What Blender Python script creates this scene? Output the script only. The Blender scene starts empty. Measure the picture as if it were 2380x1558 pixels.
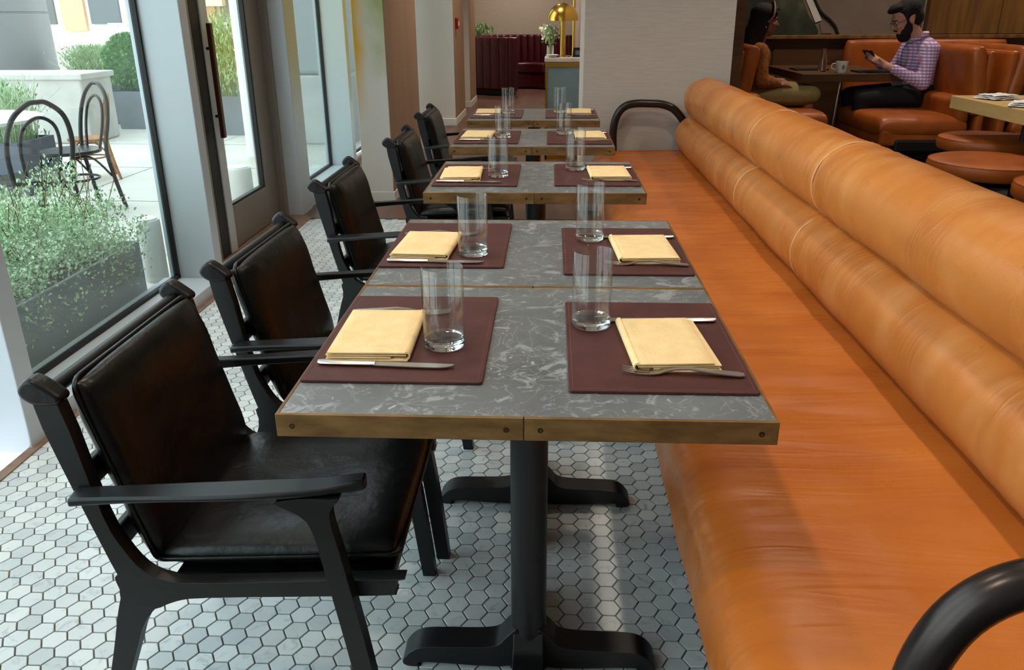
import bpy, bmesh, math, random
from mathutils import Vector, Matrix, noise
random.seed(7)
R = math.radians
S = bpy.context.scene
COL = S.collection

# ------------------------------------------------------------------ camera
IW, IH = 2380, 1558
F, PITCH, YAW, ROLL, CH = 1885.46, 0.37704, -0.04876, -0.00572, 1.327
fw = Vector((math.sin(YAW)*math.cos(PITCH), math.cos(YAW)*math.cos(PITCH), -math.sin(PITCH)))
r0 = Vector((math.cos(YAW), -math.sin(YAW), 0)); u0 = r0.cross(fw)
rt = math.cos(ROLL)*r0 + math.sin(ROLL)*u0
up = -math.sin(ROLL)*r0 + math.cos(ROLL)*u0
CAMP = Vector((0, 0, CH))
cam = bpy.data.cameras.new('camera'); camo = bpy.data.objects.new('camera', cam); COL.objects.link(camo)
cam.sensor_fit = 'HORIZONTAL'; cam.sensor_width = 36; cam.lens = F/IW*36; cam.clip_start = .02; cam.clip_end = 300
m = Matrix((rt, up, -fw)).transposed().to_4x4(); m.translation = CAMP
camo.matrix_world = m
S.camera = camo

def ray(x, y): return fw + rt*((x-IW/2)/F) - up*((y-IH/2)/F)
def at_z(x, y, z): d = ray(x, y); return CAMP + d*((z-CH)/d.z)       # pixel -> point at a known height
def at_y(x, y, Y): d = ray(x, y); return CAMP + d*(Y/d.y)             # pixel -> point at a known distance down the room
def project(p):
    d = p-CAMP; z = d.dot(fw); return (IW/2+F*d.dot(rt)/z, IH/2-F*d.dot(up)/z, z)

# ------------------------------------------------------------------ world, sun, exposure
S.view_settings.view_transform = 'Standard'; S.view_settings.look = 'None'
S.view_settings.gamma = 1; S.view_settings.use_curve_mapping = False
S.view_settings.exposure = 0.0
W = bpy.data.worlds.new('sky'); S.world = W; W.use_nodes = True
bg = W.node_tree.nodes['Background']; bg.inputs[0].default_value = (.82, .91, 1, 1); bg.inputs[1].default_value = 5.2

def lamp(name, kind, loc, energy, color=(1, 1, 1), **kw):
    l = bpy.data.lights.new(name, kind); l.energy = energy; l.color = color
    for k, v in kw.items(): setattr(l, k, v)
    o = bpy.data.objects.new(name, l); COL.objects.link(o); o.location = loc; return o
sun = lamp('sun', 'SUN', (0, -10, 20), 2.6, (1, .95, .86), angle=R(1.5))
sun.rotation_euler = Vector((-.55, .62, -.75)).to_track_quat('-Z', 'Y').to_euler()
for i, (y0, y1) in enumerate(((-3, 2.2), (2.37, 3.95), (4.1, 7.1), (7.5, 10.5))):   # daylight openings (sampling portals)
    p = lamp('daylight_portal', 'AREA', (-1.9, (y0+y1)/2, 1.6), 1, shape='RECTANGLE', size=y1-y0, size_y=3.1)
    p.rotation_euler = (R(90), 0, R(-90)); p.data.cycles.is_portal = True

# ------------------------------------------------------------------ materials
def lin(h):
    h = h.lstrip('#'); c = [int(h[i:i+2], 16)/255 for i in (0, 2, 4)]
    return tuple((v/12.92 if v <= .04045 else ((v+.055)/1.055)**2.4) for v in c)+(1,)
class NT:
    def __init__(s, name):
        s.m = bpy.data.materials.new(name); s.m.use_nodes = True; s.t = s.m.node_tree
        s.p = s.t.nodes['Principled BSDF']; s.out = s.t.nodes['Material Output']
    def n(s, kind, **kw):
        nd = s.t.nodes.new('ShaderNode'+kind)
        for k, v in kw.items():
            if k.startswith('i_'):
                k = k[2:]; k = int(k) if k.isdigit() else k.replace('_', ' ')
                nd.inputs[k].default_value = v
            else: setattr(nd, k, v)
        return nd
    def l(s, a, b): s.t.links.new(a, b)
    def coords(s, stretch=(1, 1, 1), rand=False, kind='Object'):
        tc = s.n('TexCoord'); mp = s.n('Mapping'); mp.inputs['Scale'].default_value = stretch
        s.l(tc.outputs[kind], mp.inputs[0])
        if rand:
            oi = s.n('ObjectInfo'); mu = s.n('Math', operation='MULTIPLY', i_1=37.0); s.l(oi.outputs['Random'], mu.inputs[0])
            cx = s.n('CombineXYZ')
            for k in range(3): s.l(mu.outputs[0], cx.inputs[k])
            s.l(cx.outputs[0], mp.inputs['Location'])
        return mp.outputs[0]
    def noise(s, vec, scale, detail=4, rough=.55, dist=0):
        nz = s.n('TexNoise', i_Scale=scale, i_Detail=detail, i_Roughness=rough, i_Distortion=dist); s.l(vec, nz.inputs['Vector']); return nz.outputs['Fac']
    def ramp(s, fac, stops):
        r = s.n('ValToRGB'); e = r.color_ramp.elements
        while len(e) < len(stops): e.new(.5)
        for k, (p, c) in enumerate(stops):
            e[k].position = p; e[k].color = c if isinstance(c, tuple) else lin(c)
        s.l(fac, r.inputs[0]); return r.outputs[0]
    def mix(s, fac, a, b, mode='MIX'):
        x = s.n('MixRGB', blend_type=mode)
        for k, v in enumerate((fac, a, b)):
            if isinstance(v, (int, float)): x.inputs[k].default_value = v
            elif isinstance(v, tuple): x.inputs[k].default_value = v
            elif isinstance(v, str): x.inputs[k].default_value = lin(v)
            else: s.l(v, x.inputs[k])
        return x.outputs[0]
    def bump(s, h, strength, dist=.01, prev=None):
        b = s.n('Bump', i_Strength=strength, i_Distance=dist); s.l(h, b.inputs['Height'])
        if prev is not None: s.l(prev, b.inputs['Normal'])
        return b.outputs[0]
def mat(name, col, rough=.5, metal=0, c2=None, scale=6, stretch=(1, 1, 1), lo=.35, hi=.65, detail=4, bump=0, bscale=60, bstretch=None,
        coat=0, spec=.5, rand=False, trans=0, ior=1.45, emit=0, bdist=.004):
    t = NT(name); p = t.p
    p.inputs['Base Color'].default_value = lin(col); p.inputs['Roughness'].default_value = rough; p.inputs['Metallic'].default_value = metal
    p.inputs['Coat Weight'].default_value = coat; p.inputs['Specular IOR Level'].default_value = spec
    p.inputs['Transmission Weight'].default_value = trans; p.inputs['IOR'].default_value = ior
    if c2 or bump: v = t.coords(stretch, rand)
    if c2: t.l(t.ramp(t.noise(v, scale, detail), [(lo, col), (hi, c2)]), p.inputs['Base Color'])
    if bump:
        vb = t.coords(bstretch or stretch, rand)
        t.l(t.bump(t.noise(vb, bscale, 5), bump, bdist), p.inputs['Normal'])
    if emit: p.inputs['Emission Color'].default_value = lin(col); p.inputs['Emission Strength'].default_value = emit
    return t.m
MT = {}
MT['black_leather'] = mat('black leather', '#070707', .33, c2='#0b0908', scale=7, bump=.3, bscale=9, bdist=.02, spec=.42)
MT['black_wood'] = mat('black stained wood', '#07090a', .4, c2='#0b0e10', scale=30, stretch=(.15, 1, 1), bump=.08, bscale=80, spec=.45)
MT['black_iron'] = mat('black cast iron', '#0c0d0f', .45, bump=.05, bscale=200)
MT['dark_steel'] = mat('dark bronze steel tube', '#3a3331', .28, .75)
MT['brass_edge'] = mat('aged brass edge', '#8c6a40', .45, .5, c2='#6b4d2b', scale=12, stretch=(1, 1, 3), rand=True, bump=.06, bscale=90)
MT['screw'] = mat('dark screw head', '#4a3820', .4, .8)
MT['placemat'] = mat('oxblood leather', '#43201e', .5, c2='#4f2825', scale=14, bump=.15, bscale=300, rand=True, spec=.35)
MT['stitch'] = mat('placemat stitching', '#6d3b35', .6)
MT['steel'] = mat('polished steel', '#d6d1ca', .3, 1)
MT['napkin'] = mat('mustard linen napkin', '#e2c08a', .9, c2='#e8ca98', scale=30, bump=.5, bscale=420, bstretch=(1, .12, 1), bdist=.001, rand=True)
MT['alu'] = mat('pale painted aluminium', '#bcc3c9', .42, .15, spec=.5)
MT['alu_warm'] = mat('warm grey anodised aluminium', '#8f8880', .4, .45)
MT['alu_light'] = mat('light aluminium', '#c7ccd0', .4, .3)
MT['gasket'] = mat('black rubber gasket', '#0c0e10', .5)
MT['bronze'] = mat('bronze door pull', '#5a3a2c', .35, .7)
MT['wall'] = mat('warm white wall', '#b9aea3', .8, bump=.25, bscale=260, bstretch=(.15, 1, 1), bdist=.001, c2='#b1a59a', scale=90, stretch=(.08, 1, 1))
MT['pier'] = mat('white plaster pier', '#d9d3cb', .8, bump=.1, bscale=120)
MT['tan_shade'] = mat('tan shade tint', '#9d7d63', .6, c2='#93735a', scale=4, stretch=(1, 1, .1))  # warm shade on the pier sides, put into the colour
MT['baseboard'] = mat('white baseboard', '#d8d3c9', .55)
MT['ceiling'] = mat('ceiling white', '#d8d3cc', .9)
MT['wood_floor'] = mat('brown timber floor', '#4e3428', .4, c2='#634435', scale=8, stretch=(1, .12, 1), bump=.05, bscale=60)
MT['dark_floor'] = mat('dark stained floor', '#120f0e', .6)
MT['terracotta'] = mat('terracotta threshold', '#8a7466', .7, c2='#7c5f4c', scale=20)
MT['oak'] = mat('oak veneer', '#7c5526', .5, c2='#5f3f1a', scale=14, stretch=(1, 1, .08), detail=6, lo=.4, hi=.62, bump=.05)
MT['walnut'] = mat('walnut wood', '#5a3c22', .45, c2='#472d18', scale=12, stretch=(.1, 1, 1))
MT['pale_oak'] = mat('pale oak table', '#c7a46c', .5, c2='#b9935a', scale=14, stretch=(1, .1, 1))
MT['tan_leather'] = mat('tan booth leather', '#a4541a', .42, c2='#8c4413', scale=6, bump=.15, bscale=14, bdist=.01)
MT['burgundy'] = mat('burgundy leather', '#4a0f1c', .35, c2='#3a0a14', scale=8)
MT['black_void'] = mat('black plinth', '#070707', .6)
MT['brass'] = mat('polished brass', '#c79a45', .22, 1)
MT['marble'] = mat('white marble', '#d9cfc8', .3, c2='#c4bab4', scale=8)
MT['blue_glass'] = mat('grey blue glass panel', '#6f8288', .25, c2='#7d9096', scale=3)
MT['white_ceramic'] = mat('white ceramic', '#d9d6d0', .3)
MT['mug_print'] = mat('grey mug print', '#6d7480', .5)
MT['white_cloth'] = mat('white paper napkin', '#dcdad8', .9)
MT['red'] = mat('red plastic', '#8e0f16', .4)
MT['black_plastic'] = mat('black plastic', '#0a0a0b', .35)
MT['concrete'] = mat('pale concrete paving', '#d6d1c8', .85, c2='#c8c3ba', scale=2.2, bump=.1, bscale=40)
MT['joint'] = mat('paving joint', '#8d8a84', .9)
MT['planter'] = mat('slate grey planter', '#7a7e84', .6, c2='#858990', scale=5)
MT['planter_dark'] = mat('charcoal planter', '#5a5e69', .6)
MT['soil'] = mat('soil', '#2c231b', .95)
MT['stone_white'] = mat('pale stone', '#cfccc6', .8, c2='#c0bdb8', scale=4)
MT['pillar'] = mat('grey metal cladding', '#a5a5ab', .45, .2)
MT['brick_far'] = mat('far orange brick', '#d2ab8c', .85)
MT['far_dark'] = mat('far dark window', '#5f6468', .3)
MT['far_beige'] = mat('far beige panel', '#cdc5b2', .8)
MT['far_white'] = mat('far white wall', '#e6e2da', .8)
MT['fence_white'] = mat('white painted fence', '#e8e8e6', .7)
MT['bentwood'] = mat('black bentwood', '#16171b', .35)
MT['rattan'] = mat('rattan cane', '#a9743f', .6, c2='#93622f', scale=40)
MT['skin_light'] = mat('light skin', '#b98670', .55)
MT['skin_tan'] = mat('tan skin', '#8c5a44', .55)
MT['hair_dark'] = mat('dark brown hair', '#120c0a', .85, bump=.6, bscale=60, bdist=.01)
MT['hair_black'] = mat('black hair', '#150e0b', .8, bump=.6, bscale=50, bdist=.01)
MT['mustard_knit'] = mat('mustard knit', '#96591a', .9, c2='#6e3f12', scale=30, bump=.5, bscale=60, bdist=.01)
MT['olive'] = mat('pale olive trousers', '#8c7b4d', .85, c2='#7c6c42', scale=12)
MT['navy'] = mat('near black trousers', '#0b0b0f', .85)
MT['headband'] = mat('taupe headband', '#9a7d64', .8)
MT['fill_bulb'] = mat('warm fill lens', '#ffe7c4', .5, emit=6)  # glowing lens of the added ceiling fill lamps
MT['leaf_grey'] = mat('grey green leaves', '#cfe2c2', .6, c2='#a3c294', scale=9, lo=.3, hi=.7)
MT['leaf_box'] = mat('boxwood leaves', '#82ae60', .55, c2='#55803a', scale=12, lo=.3, hi=.7)
MT['leaf_mid'] = mat('mid green leaves', '#a9c490', .6, c2='#7b9d62', scale=10, lo=.3, hi=.7)
MT['twig'] = mat('brown twig', '#6d5a40', .8)
MT['petal'] = mat('white petals', '#d8dcc4', .7)

def m_bench(name, a, b, c, st, wr, rough=.4, bs=.3):
    t = NT(name); p = t.p; v = t.coords(); vs = t.coords(st); vw = t.coords(wr)
    c1 = t.ramp(t.noise(v, 2.6, 5, .6), [(.3, a), (.72, b)])
    c2_ = t.mix(t.ramp(t.noise(vs, 3.2, 4, .5), [(.5, (0, 0, 0, 1)), (.8, (.7, .7, .7, 1))]), c1, c)
    t.l(c2_, p.inputs['Base Color'])
    p.inputs['Specular IOR Level'].default_value = .45
    t.l(t.ramp(t.noise(v, 9, 4), [(.3, (rough-.07,)*3+(1,)), (.7, (rough+.1,)*3+(1,))]), p.inputs['Roughness'])
    n1 = t.bump(t.noise(vw, 1.0, 3, .5, .6), bs, .02)
    rg = t.ramp(t.noise(t.coords((wr[0]*1.7, wr[1]*1.9, wr[2]*1.7)), 1.0, 1, .4, .7), [(.46, (0, 0, 0, 1)), (.53, (1, 1, 1, 1)), (.60, (0, 0, 0, 1))])
    mk = t.ramp(t.noise(t.coords((1, 1, 1)), 2.6, 1), [(.52, (0, 0, 0, 1)), (.72, (1, 1, 1, 1))])
    n2 = t.bump(t.mix(1.0, rg, mk, 'MULTIPLY'), .42, .005, n1)
    t.l(t.bump(t.noise(v, 160, 3), .12, .002, n2), p.inputs['Normal'])
    return t.m
MT['roll'] = m_bench('cognac roll leather', '#c67c39', '#ac6023', '#d2945a', (1.2, 2.4, 1), (2, 9, 2), .33, .15)
MT['seam_leather'] = mat('pale worn seam', '#d9a06a', .4)
MT['seat_leather'] = m_bench('cognac seat leather', '#bf6e2a', '#ab5a20', '#9a4c1b', (1.0, 3.5, 1), (1.4, 8, 1.5), .34, .4)
def m_stone():
    t = NT('grey fossil stone'); v = t.coords((1, 1, 1), True); p = t.p
    base = t.ramp(t.noise(v, 5, 5), [(.3, '#5a5c5d'), (.7, '#6e7072')])
    f1 = t.ramp(t.noise(v, 13, 6, .62, 2.2), [(.555, (0, 0, 0, 1)), (.63, (.9, .9, .9, 1))])
    f2 = t.ramp(t.noise(v, 34, 4, .6, 1.5), [(.64, (0, 0, 0, 1)), (.70, (1, 1, 1, 1))])
    n3 = t.noise(v, 7, 3, .5, 3.0); ring = t.ramp(n3, [(.485, (0, 0, 0, 1)), (.5, (.5, .5, .5, 1)), (.515, (0, 0, 0, 1))])
    c = t.mix(f1, base, '#8f9294'); c = t.mix(f2, c, '#a3a6a8'); c = t.mix(ring, c, '#9a9d9f')
    t.l(c, p.inputs['Base Color']); p.inputs['Roughness'].default_value = .28
    return t.m
MT['stone'] = m_stone()
def m_tile():
    t = NT('white marble hexagon'); v = t.coords((1, 1, 1), False, 'Object'); p = t.p
    g = t.n('NewGeometry'); oi = t.n('ObjectInfo'); ad = t.n('Math', operation='ADD'); t.l(g.outputs['Random Per Island'], ad.inputs[0]); t.l(oi.outputs['Random'], ad.inputs[1])
    fr = t.n('Math', operation='FRACT'); t.l(ad.outputs[0], fr.inputs[0])
    base = t.ramp(fr.outputs[0], [(0, '#b4b9bb'), (.45, '#c6cacb'), (1, '#d2d5d5')])
    vein = t.ramp(t.noise(g.outputs['Position'], 24, 6, .65, 1.2), [(.56, (0, 0, 0, 1)), (.72, (1, 1, 1, 1))])
    t.l(t.mix(vein, base, '#9aa1a6'), p.inputs['Base Color'])
    p.inputs['Roughness'].default_value = .38
    return t.m
MT['tile'] = m_tile()
MT['grout'] = mat('olive grey grout', '#6f6c5e', .9, c2='#5f5c50', scale=40)
def m_pane(name, tint='#f4faf8', f0=.04):
    t = NT(name); tr = t.n('BsdfTransparent'); tr.inputs[0].default_value = lin(tint)
    gl = t.n('BsdfGlossy'); gl.inputs['Roughness'].default_value = 0.0
    lw = t.n('LayerWeight', i_Blend=.5); pw = t.n('Math', operation='POWER', i_1=5.0); t.l(lw.outputs['Facing'], pw.inputs[0])
    ma = t.n('Math', operation='MULTIPLY_ADD', i_1=1-f0, i_2=f0); t.l(pw.outputs[0], ma.inputs[0])
    mx = t.n('MixShader'); t.l(ma.outputs[0], mx.inputs[0]); t.l(tr.outputs[0], mx.inputs[1]); t.l(gl.outputs[0], mx.inputs[2])
    t.l(mx.outputs[0], t.out.inputs[0]); return t.m
MT['pane'] = m_pane('clear window glass', '#eff6f3', .11); MT['pane_green'] = m_pane('pale green window glass', '#dfe9e6', .11); MT['tumbler'] = m_pane('thin tumbler glass', '#fdfefe', .05)
def m_glass():
    t = NT('clear tumbler glass'); g = t.n('BsdfGlass', i_IOR=1.46, i_Roughness=0.0); t.l(g.outputs[0], t.out.inputs[0]); return t.m
MT['glass'] = m_glass()
def m_shirt():
    t = NT('plaid shirt'); v = t.coords(); p = t.p
    def wave(d): 
        w = t.n('TexWave', wave_type='BANDS', bands_direction=d, i_Scale=13.0); t.l(v, w.inputs['Vector']); return t.ramp(w.outputs['Fac'], [(.55, (0, 0, 0, 1)), (.7, (1, 1, 1, 1))])
    c = t.mix(wave('Z'), '#8f7fae', '#d3c6dc'); d = t.mix(wave('X'), c, '#a0506c'); 
    e = t.mix(.45, d, c); t.l(e, p.inputs['Base Color']); p.inputs['Roughness'].default_value = .85
    return t.m
MT['shirt'] = m_shirt()
def m_pierpaint():
    t = NT('pier with yellow green wash'); v = t.coords(); p = t.p; sp = t.n('SeparateXYZ'); t.l(v, sp.inputs[0])
    nz = t.noise(v, 5, 4)
    def rng(out, a, b):
        mr = t.n('MapRange', i_1=a, i_2=b); t.l(out, mr.inputs[0]); return mr.outputs[0]
    def mul(a, b):
        q = t.n('Math', operation='MULTIPLY'); t.l(a, q.inputs[0]); t.l(b, q.inputs[1]); return q.outputs[0]
    wob = t.n('Math', operation='MULTIPLY_ADD', i_1=.5, i_2=-.25); t.l(nz, wob.inputs[0])
    zz = t.n('Math', operation='ADD'); t.l(sp.outputs['Z'], zz.inputs[0]); t.l(wob.outputs[0], zz.inputs[1])
    w2 = t.n('Math', operation='MULTIPLY_ADD', i_1=.16, i_2=-.08); t.l(nz, w2.inputs[0])
    xx = t.n('Math', operation='ADD'); t.l(sp.outputs['X'], xx.inputs[0]); t.l(w2.outputs[0], xx.inputs[1])
    yel = mul(rng(xx.outputs[0], -1.32, -1.41), rng(zz.outputs[0], .55, 1.05))
    gre = mul(rng(xx.outputs[0], -1.40, -1.22), rng(zz.outputs[0], .9, 1.35))
    c = t.mix(gre, '#d9d3cb', '#a9b27a'); c = t.mix(yel, c, '#d9a830')
    t.l(c, p.inputs['Base Color']); p.inputs['Roughness'].default_value = .8
    return t.m
MT['pierpaint'] = m_pierpaint()
def m_mural():
    t = NT('blurred green and taupe mural'); v = t.coords(); p = t.p
    c = t.ramp(t.noise(v, 3.2, 3), [(.3, '#0e120c'), (.5, '#232c1c'), (.62, '#39402c'), (.75, '#6a5f54')])
    t.l(c, p.inputs['Base Color']); p.inputs['Roughness'].default_value = .7
    return t.m
MT['mural'] = m_mural(); MT['taupe'] = mat('taupe mural ground', '#75665a', .8, c2='#6c5d51', scale=3)
MT['mural_line'] = mat('black painted branch', '#120f0c', .7)

# ------------------------------------------------------------------ mesh helpers
class MB:
    def __init__(s): s.v = []; s.f = []
    def add(s, v, f):
        o = len(s.v); s.v += [tuple(p) for p in v]; s.f += [tuple(i+o for i in q) for q in f]; return s
    def box(s, x0, x1, y0, y1, z0, z1):
        return s.add([(x, y, z) for z in (z0, z1) for y in (y0, y1) for x in (x0, x1)],
                     [(0, 2, 3, 1), (4, 5, 7, 6), (0, 1, 5, 4), (2, 6, 7, 3), (0, 4, 6, 2), (1, 3, 7, 5)])
    def prism(s, pts, axis, a0, a1):        # 2-D outline pushed along an axis
        def P(u, w, a): return {'x': (a, u, w), 'y': (u, a, w), 'z': (u, w, a)}[axis]
        n = len(pts); v = [P(u, w, a0) for u, w in pts]+[P(u, w, a1) for u, w in pts]
        f = [tuple(range(n)), tuple(range(2*n-1, n-1, -1))]+[(i, i+n, (i+1) % n+n, (i+1) % n) for i in range(n)]
        return s.add(v, f)
    def tube(s, pts, r, n=12, closed=False, caps=True, flat=1.0):
        pts = [Vector(p) for p in pts]; N = len(pts); rs = r if isinstance(r, (list, tuple)) else [r]*N
        t0 = (pts[1]-pts[0]).normalized(); a = Vector((0, 0, 1)) if abs(t0.z) < .9 else Vector((1, 0, 0))
        nrm = t0.cross(a).normalized(); v = []; 
        for i, p in enumerate(pts):
            if closed: t = (pts[(i+1) % N]-pts[i-1]).normalized()
            else: t = (pts[min(i+1, N-1)]-pts[max(i-1, 0)]).normalized()
            nrm = (nrm-t*nrm.dot(t)).normalized(); b = t.cross(nrm)
            v += [p+(nrm*math.cos(k*2*math.pi/n)+b*math.sin(k*2*math.pi/n)*flat)*rs[i] for k in range(n)]
        f = []
        for i in range(N if closed else N-1):
            j = (i+1) % N
            f += [(i*n+k, i*n+(k+1) % n, j*n+(k+1) % n, j*n+k) for k in range(n)]
        if caps and not closed: f += [tuple(range(n-1, -1, -1)), tuple((N-1)*n+k for k in range(n))]
        return s.add(v, f)
    def lathe(s, prof, n=32, c=(0, 0, 0), closed=False):
        v = [(c[0]+r*math.cos(k*2*math.pi/n), c[1]+r*math.sin(k*2*math.pi/n), c[2]+z) for r, z in prof for k in range(n)]
        N = len(prof); f = [(i*n+k, i*n+(k+1) % n, ((i+1) % N)*n+(k+1) % n, ((i+1) % N)*n+k) for i in range(N if closed else N-1) for k in range(n)]
        if not closed:
            if prof[0][0] > 0: f.append(tuple(range(n-1, -1, -1)))
            if prof[-1][0] > 0: f.append(tuple((N-1)*n+k for k in range(n)))
        return s.add(v, f)
    def grid(s, fn, nu, nv, cu=False):
        v = [fn(i/nu, j/nv) for i in range(nu+1) for j in range(nv+1)]; w = nv+1
        return s.add(v, [(i*w+j, (i+1)*w+j, (i+1)*w+j+1, i*w+j+1) for i in range(nu) for j in range(nv)])
    def xf(s, M): s.v = [tuple(M @ Vector(p)) for p in s.v]; return s
    def mesh(s, name, material, smooth=None):
        me = bpy.data.meshes.new(name); me.from_pydata(s.v, [], s.f); me.materials.append(MT[material])
        bm = bmesh.new(); bm.from_mesh(me); bmesh.ops.remove_doubles(bm, verts=bm.verts, dist=1e-6); bmesh.ops.recalc_face_normals(bm, faces=bm.faces); bm.to_mesh(me); bm.free()
        if smooth:
            me.polygons.foreach_set('use_smooth', [True]*len(me.polygons)); me.set_sharp_from_angle(angle=R(smooth))
        me.update(); return me
    def build(s, name, material, parent=None, smooth=None, bevel=0, seg=2, kind=None, label=None):
        return place(name, s.mesh(name, material, smooth), parent, bevel, seg, kind, label)
def place(name, me, parent=None, bevel=0, seg=2, kind=None, label=None, loc=None):
    o = bpy.data.objects.new(name, me); COL.objects.link(o)
    if parent: o.parent = parent
    if bevel:
        b = o.modifiers.new('bevel', 'BEVEL'); b.width = bevel; b.segments = seg; b.limit_method = 'ANGLE'; b.angle_limit = R(40)
    if kind: o['kind'] = kind
    if label: o['label'] = label
    if loc: o.location = loc
    return o
def empty(name, loc, label, cat, group=None, rz=0):
    o = bpy.data.objects.new(name, None); COL.objects.link(o); o.location = loc; o.rotation_euler = (0, 0, rz); o.empty_display_size = .1
    return tag(o, label, cat, group)
def tag(o, label, cat, group=None):
    o['label'] = label; o['category'] = cat
    if group: o['group'] = group
    return o
def struct(name, mb, material, bevel=0, parent=None, smooth=None, label=None):
    o = mb.build(name, material, parent, smooth, bevel)
    if not parent: o['kind'] = 'structure'
    if label: o['label'] = label
    return o
def copy_tree(o, loc=None, rz=None, label=None, parent=None):
    c = o.copy(); COL.objects.link(c)
    if parent: c.parent = parent
    if loc is not None: c.location = loc
    if rz is not None: c.rotation_euler = (0, 0, rz)
    if label: c['label'] = label
    for ch in list(o.children): copy_tree(ch, parent=c)
    return c
def crom(pts, n=6, closed=False):
    P = [Vector(p) for p in pts]; N = len(P); out = []
    for i in range(N if closed else N-1):
        if closed: a, b, c, d = P[i-1], P[i], P[(i+1) % N], P[(i+2) % N]
        else: a, b, c, d = P[max(i-1, 0)], P[i], P[i+1], P[min(i+2, N-1)]
        for k in range(n):
            t = k/n; out.append(.5*((2*b)+(c-a)*t+(2*a-5*b+4*c-d)*t*t+(3*b-a-3*c+d)*t**3))
    if not closed: out.append(P[-1])
    return out
def crom2(pts, n=5, closed=False): return [(p[0], p[1]) for p in crom([(a, b, 0) for a, b in pts], n, closed)]
def pillow(w, d, h, n=18, pw=6, ex=.4):      # soft padded rectangle about the origin
    mb = MB()
    for sg in (1, -1):
        def fn(u, v):
            a = math.sin((u-.5)*math.pi); b = math.sin((v-.5)*math.pi)
            z = h/2*max(0, (1-abs(a)**pw)*(1-abs(b)**pw))**ex
            k = 1-.035*(abs(a)**4*abs(b)**4)
            return (a*w/2*k, b*d/2*k, sg*z)
        mb.grid(fn, n, n)
    return mb
def ring_rect(w, d, rc, z, n=6):
    pts = []
    for cx, cy, a0 in ((w/2-rc, d/2-rc, 0), (-w/2+rc, d/2-rc, 90), (-w/2+rc, -d/2+rc, 180), (w/2-rc, -d/2+rc, 270)):
        pts += [(cx+rc*math.cos(R(a0+90*k/n)), cy+rc*math.sin(R(a0+90*k/n)), z) for k in range(n+1)]
    return pts

# ------------------------------------------------------------------ the room
TOP = 3.3
struct('floor', MB().box(-1.71, .6, -3, 5.53, -.1, -.004), 'grout'); FLOOR = bpy.data.objects['floor']
FLOOR['label'] = 'white marble hexagon mosaic floor'
struct('floor', MB().box(-1.95, 1.35, 5.53, 18, -.1, 0), 'wood_floor', label='brown timber floor beyond the hexagon tiles')
struct('floor', MB().box(1.35, 7.5, -3, 9.2, -.1, .1).box(.6, 1.35, -3, 5.53, -.1, 0), 'dark_floor', label='dark raised floor of the booth area')
struct('trim_1', MB().box(-1.71, -1.675, -3, 5.56, -.05, .004), 'terracotta')
struct('ceiling', MB().box(-2.1, 7.6, -3.1, 18.1, TOP, TOP+.2), 'ceiling')
struct('wall_front', MB().box(-2.1, 7.6, -3.2, -3, -.1, TOP), 'wall')
struct('wall_right', MB().box(7.5, 7.7, -3, 18, -.1, TOP), 'wall')
struct('wall_back', MB().box(-2.1, 1.4, 17.2, 17.4, -.1, TOP), 'wall')
struct('shade_mass', MB().box(-2.0, 9, -12, 24, TOP+.2, 11), 'pillar')  # unseen building mass, put in to keep the sun off the terrace
# partition that the banquette runs up to, with its pale end strip
struct('wall_partition', MB().box(.212, 1.205, 5.8, 6.15, -.05, TOP), 'wall', bevel=.004)
struct('trim_2', MB().box(.188, .212, 5.81, 5.86, 0, TOP), 'baseboard')
struct('wall_corridor', MB().box(.42, .6, 6.15, 17.2, -.05, TOP), 'wall')

# window wall: sill, mullions, panes
GX = -1.93
struct('trim_3', MB().box(-2.0, -1.71, 2.33, 3.95, -.05, .06), 'alu', bevel=.003, label='pale window sill')
struct('trim_4', MB().box(-2.0, -1.77, 5.86, 7.1, -.05, .1), 'alu', bevel=.003, label='pale sill under the side light')
struct('trim_5', MB().box(-2.0, -1.9, -3, 2.275, -.05, .06), 'alu', bevel=.003)
def mullion(i, x1, y0, y1, mname='alu', x0=-1.97):
    o = struct('trim_%d' % i, MB().box(x0, x1, y0, y1, -.02, TOP), mname, bevel=.004); return o
mullion(6, -1.697, 2.275, 2.365); mullion(7, -1.72, 3.95, 4.035)
mullion(8, -1.757, 5.625, 5.86); mullion(9, -1.72, 7.1, 7.2); mullion(10, -1.72, .55, .64); mullion(11, -1.72, -1.2, -1.11)
mullion(12, -1.72, 8.6, 8.68); mullion(13, -1.72, 9.6, 9.68)
struct('trim_14', MB().box(-1.97, -1.86, 5.575, 5.625, 0, TOP).box(-1.97, -1.9, 4.58, 5.58, 2.35, 2.45), 'alu_warm', bevel=.003, label='warm grey door jamb')
struct('trim_17', MB().box(-2.0, -1.71, 4.035, 5.63, -.05, .002), 'terracotta', label='brown door threshold')
struct('trim_15', MB().box(-1.95, -1.90, 4.035, 4.48, 0, TOP), 'alu_warm')
def window(i, y0, y1, z0, z1=TOP, pane='pane', x=GX):
    g = MB()
    for a, b, c, d in ((y0, y0+.016, z0, z1), (y1-.016, y1, z0, z1), (y0, y1, z0, z0+.016), (y0, y1, z1-.016, z1)): g.box(x-.014, x+.014, a, b, c, d)
    w = struct('window_%d' % i, g, 'gasket'); MB().box(x-.004, x+.004, y0+.01, y1-.01, z0+.01, z1-.01).build('pane', pane, w); return w
window(1, 2.365, 3.95, .06); window(2, 5.86, 7.1, .1, pane='pane_green'); window(3, .64, 2.275, .06); window(4, -1.11, .55, .06); window(5, -3, -1.2, .06)
window(6, 7.2, 8.6, .06); window(7, 8.68, 9.6, .06); window(8, 9.68, 10.6, .06)
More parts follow.
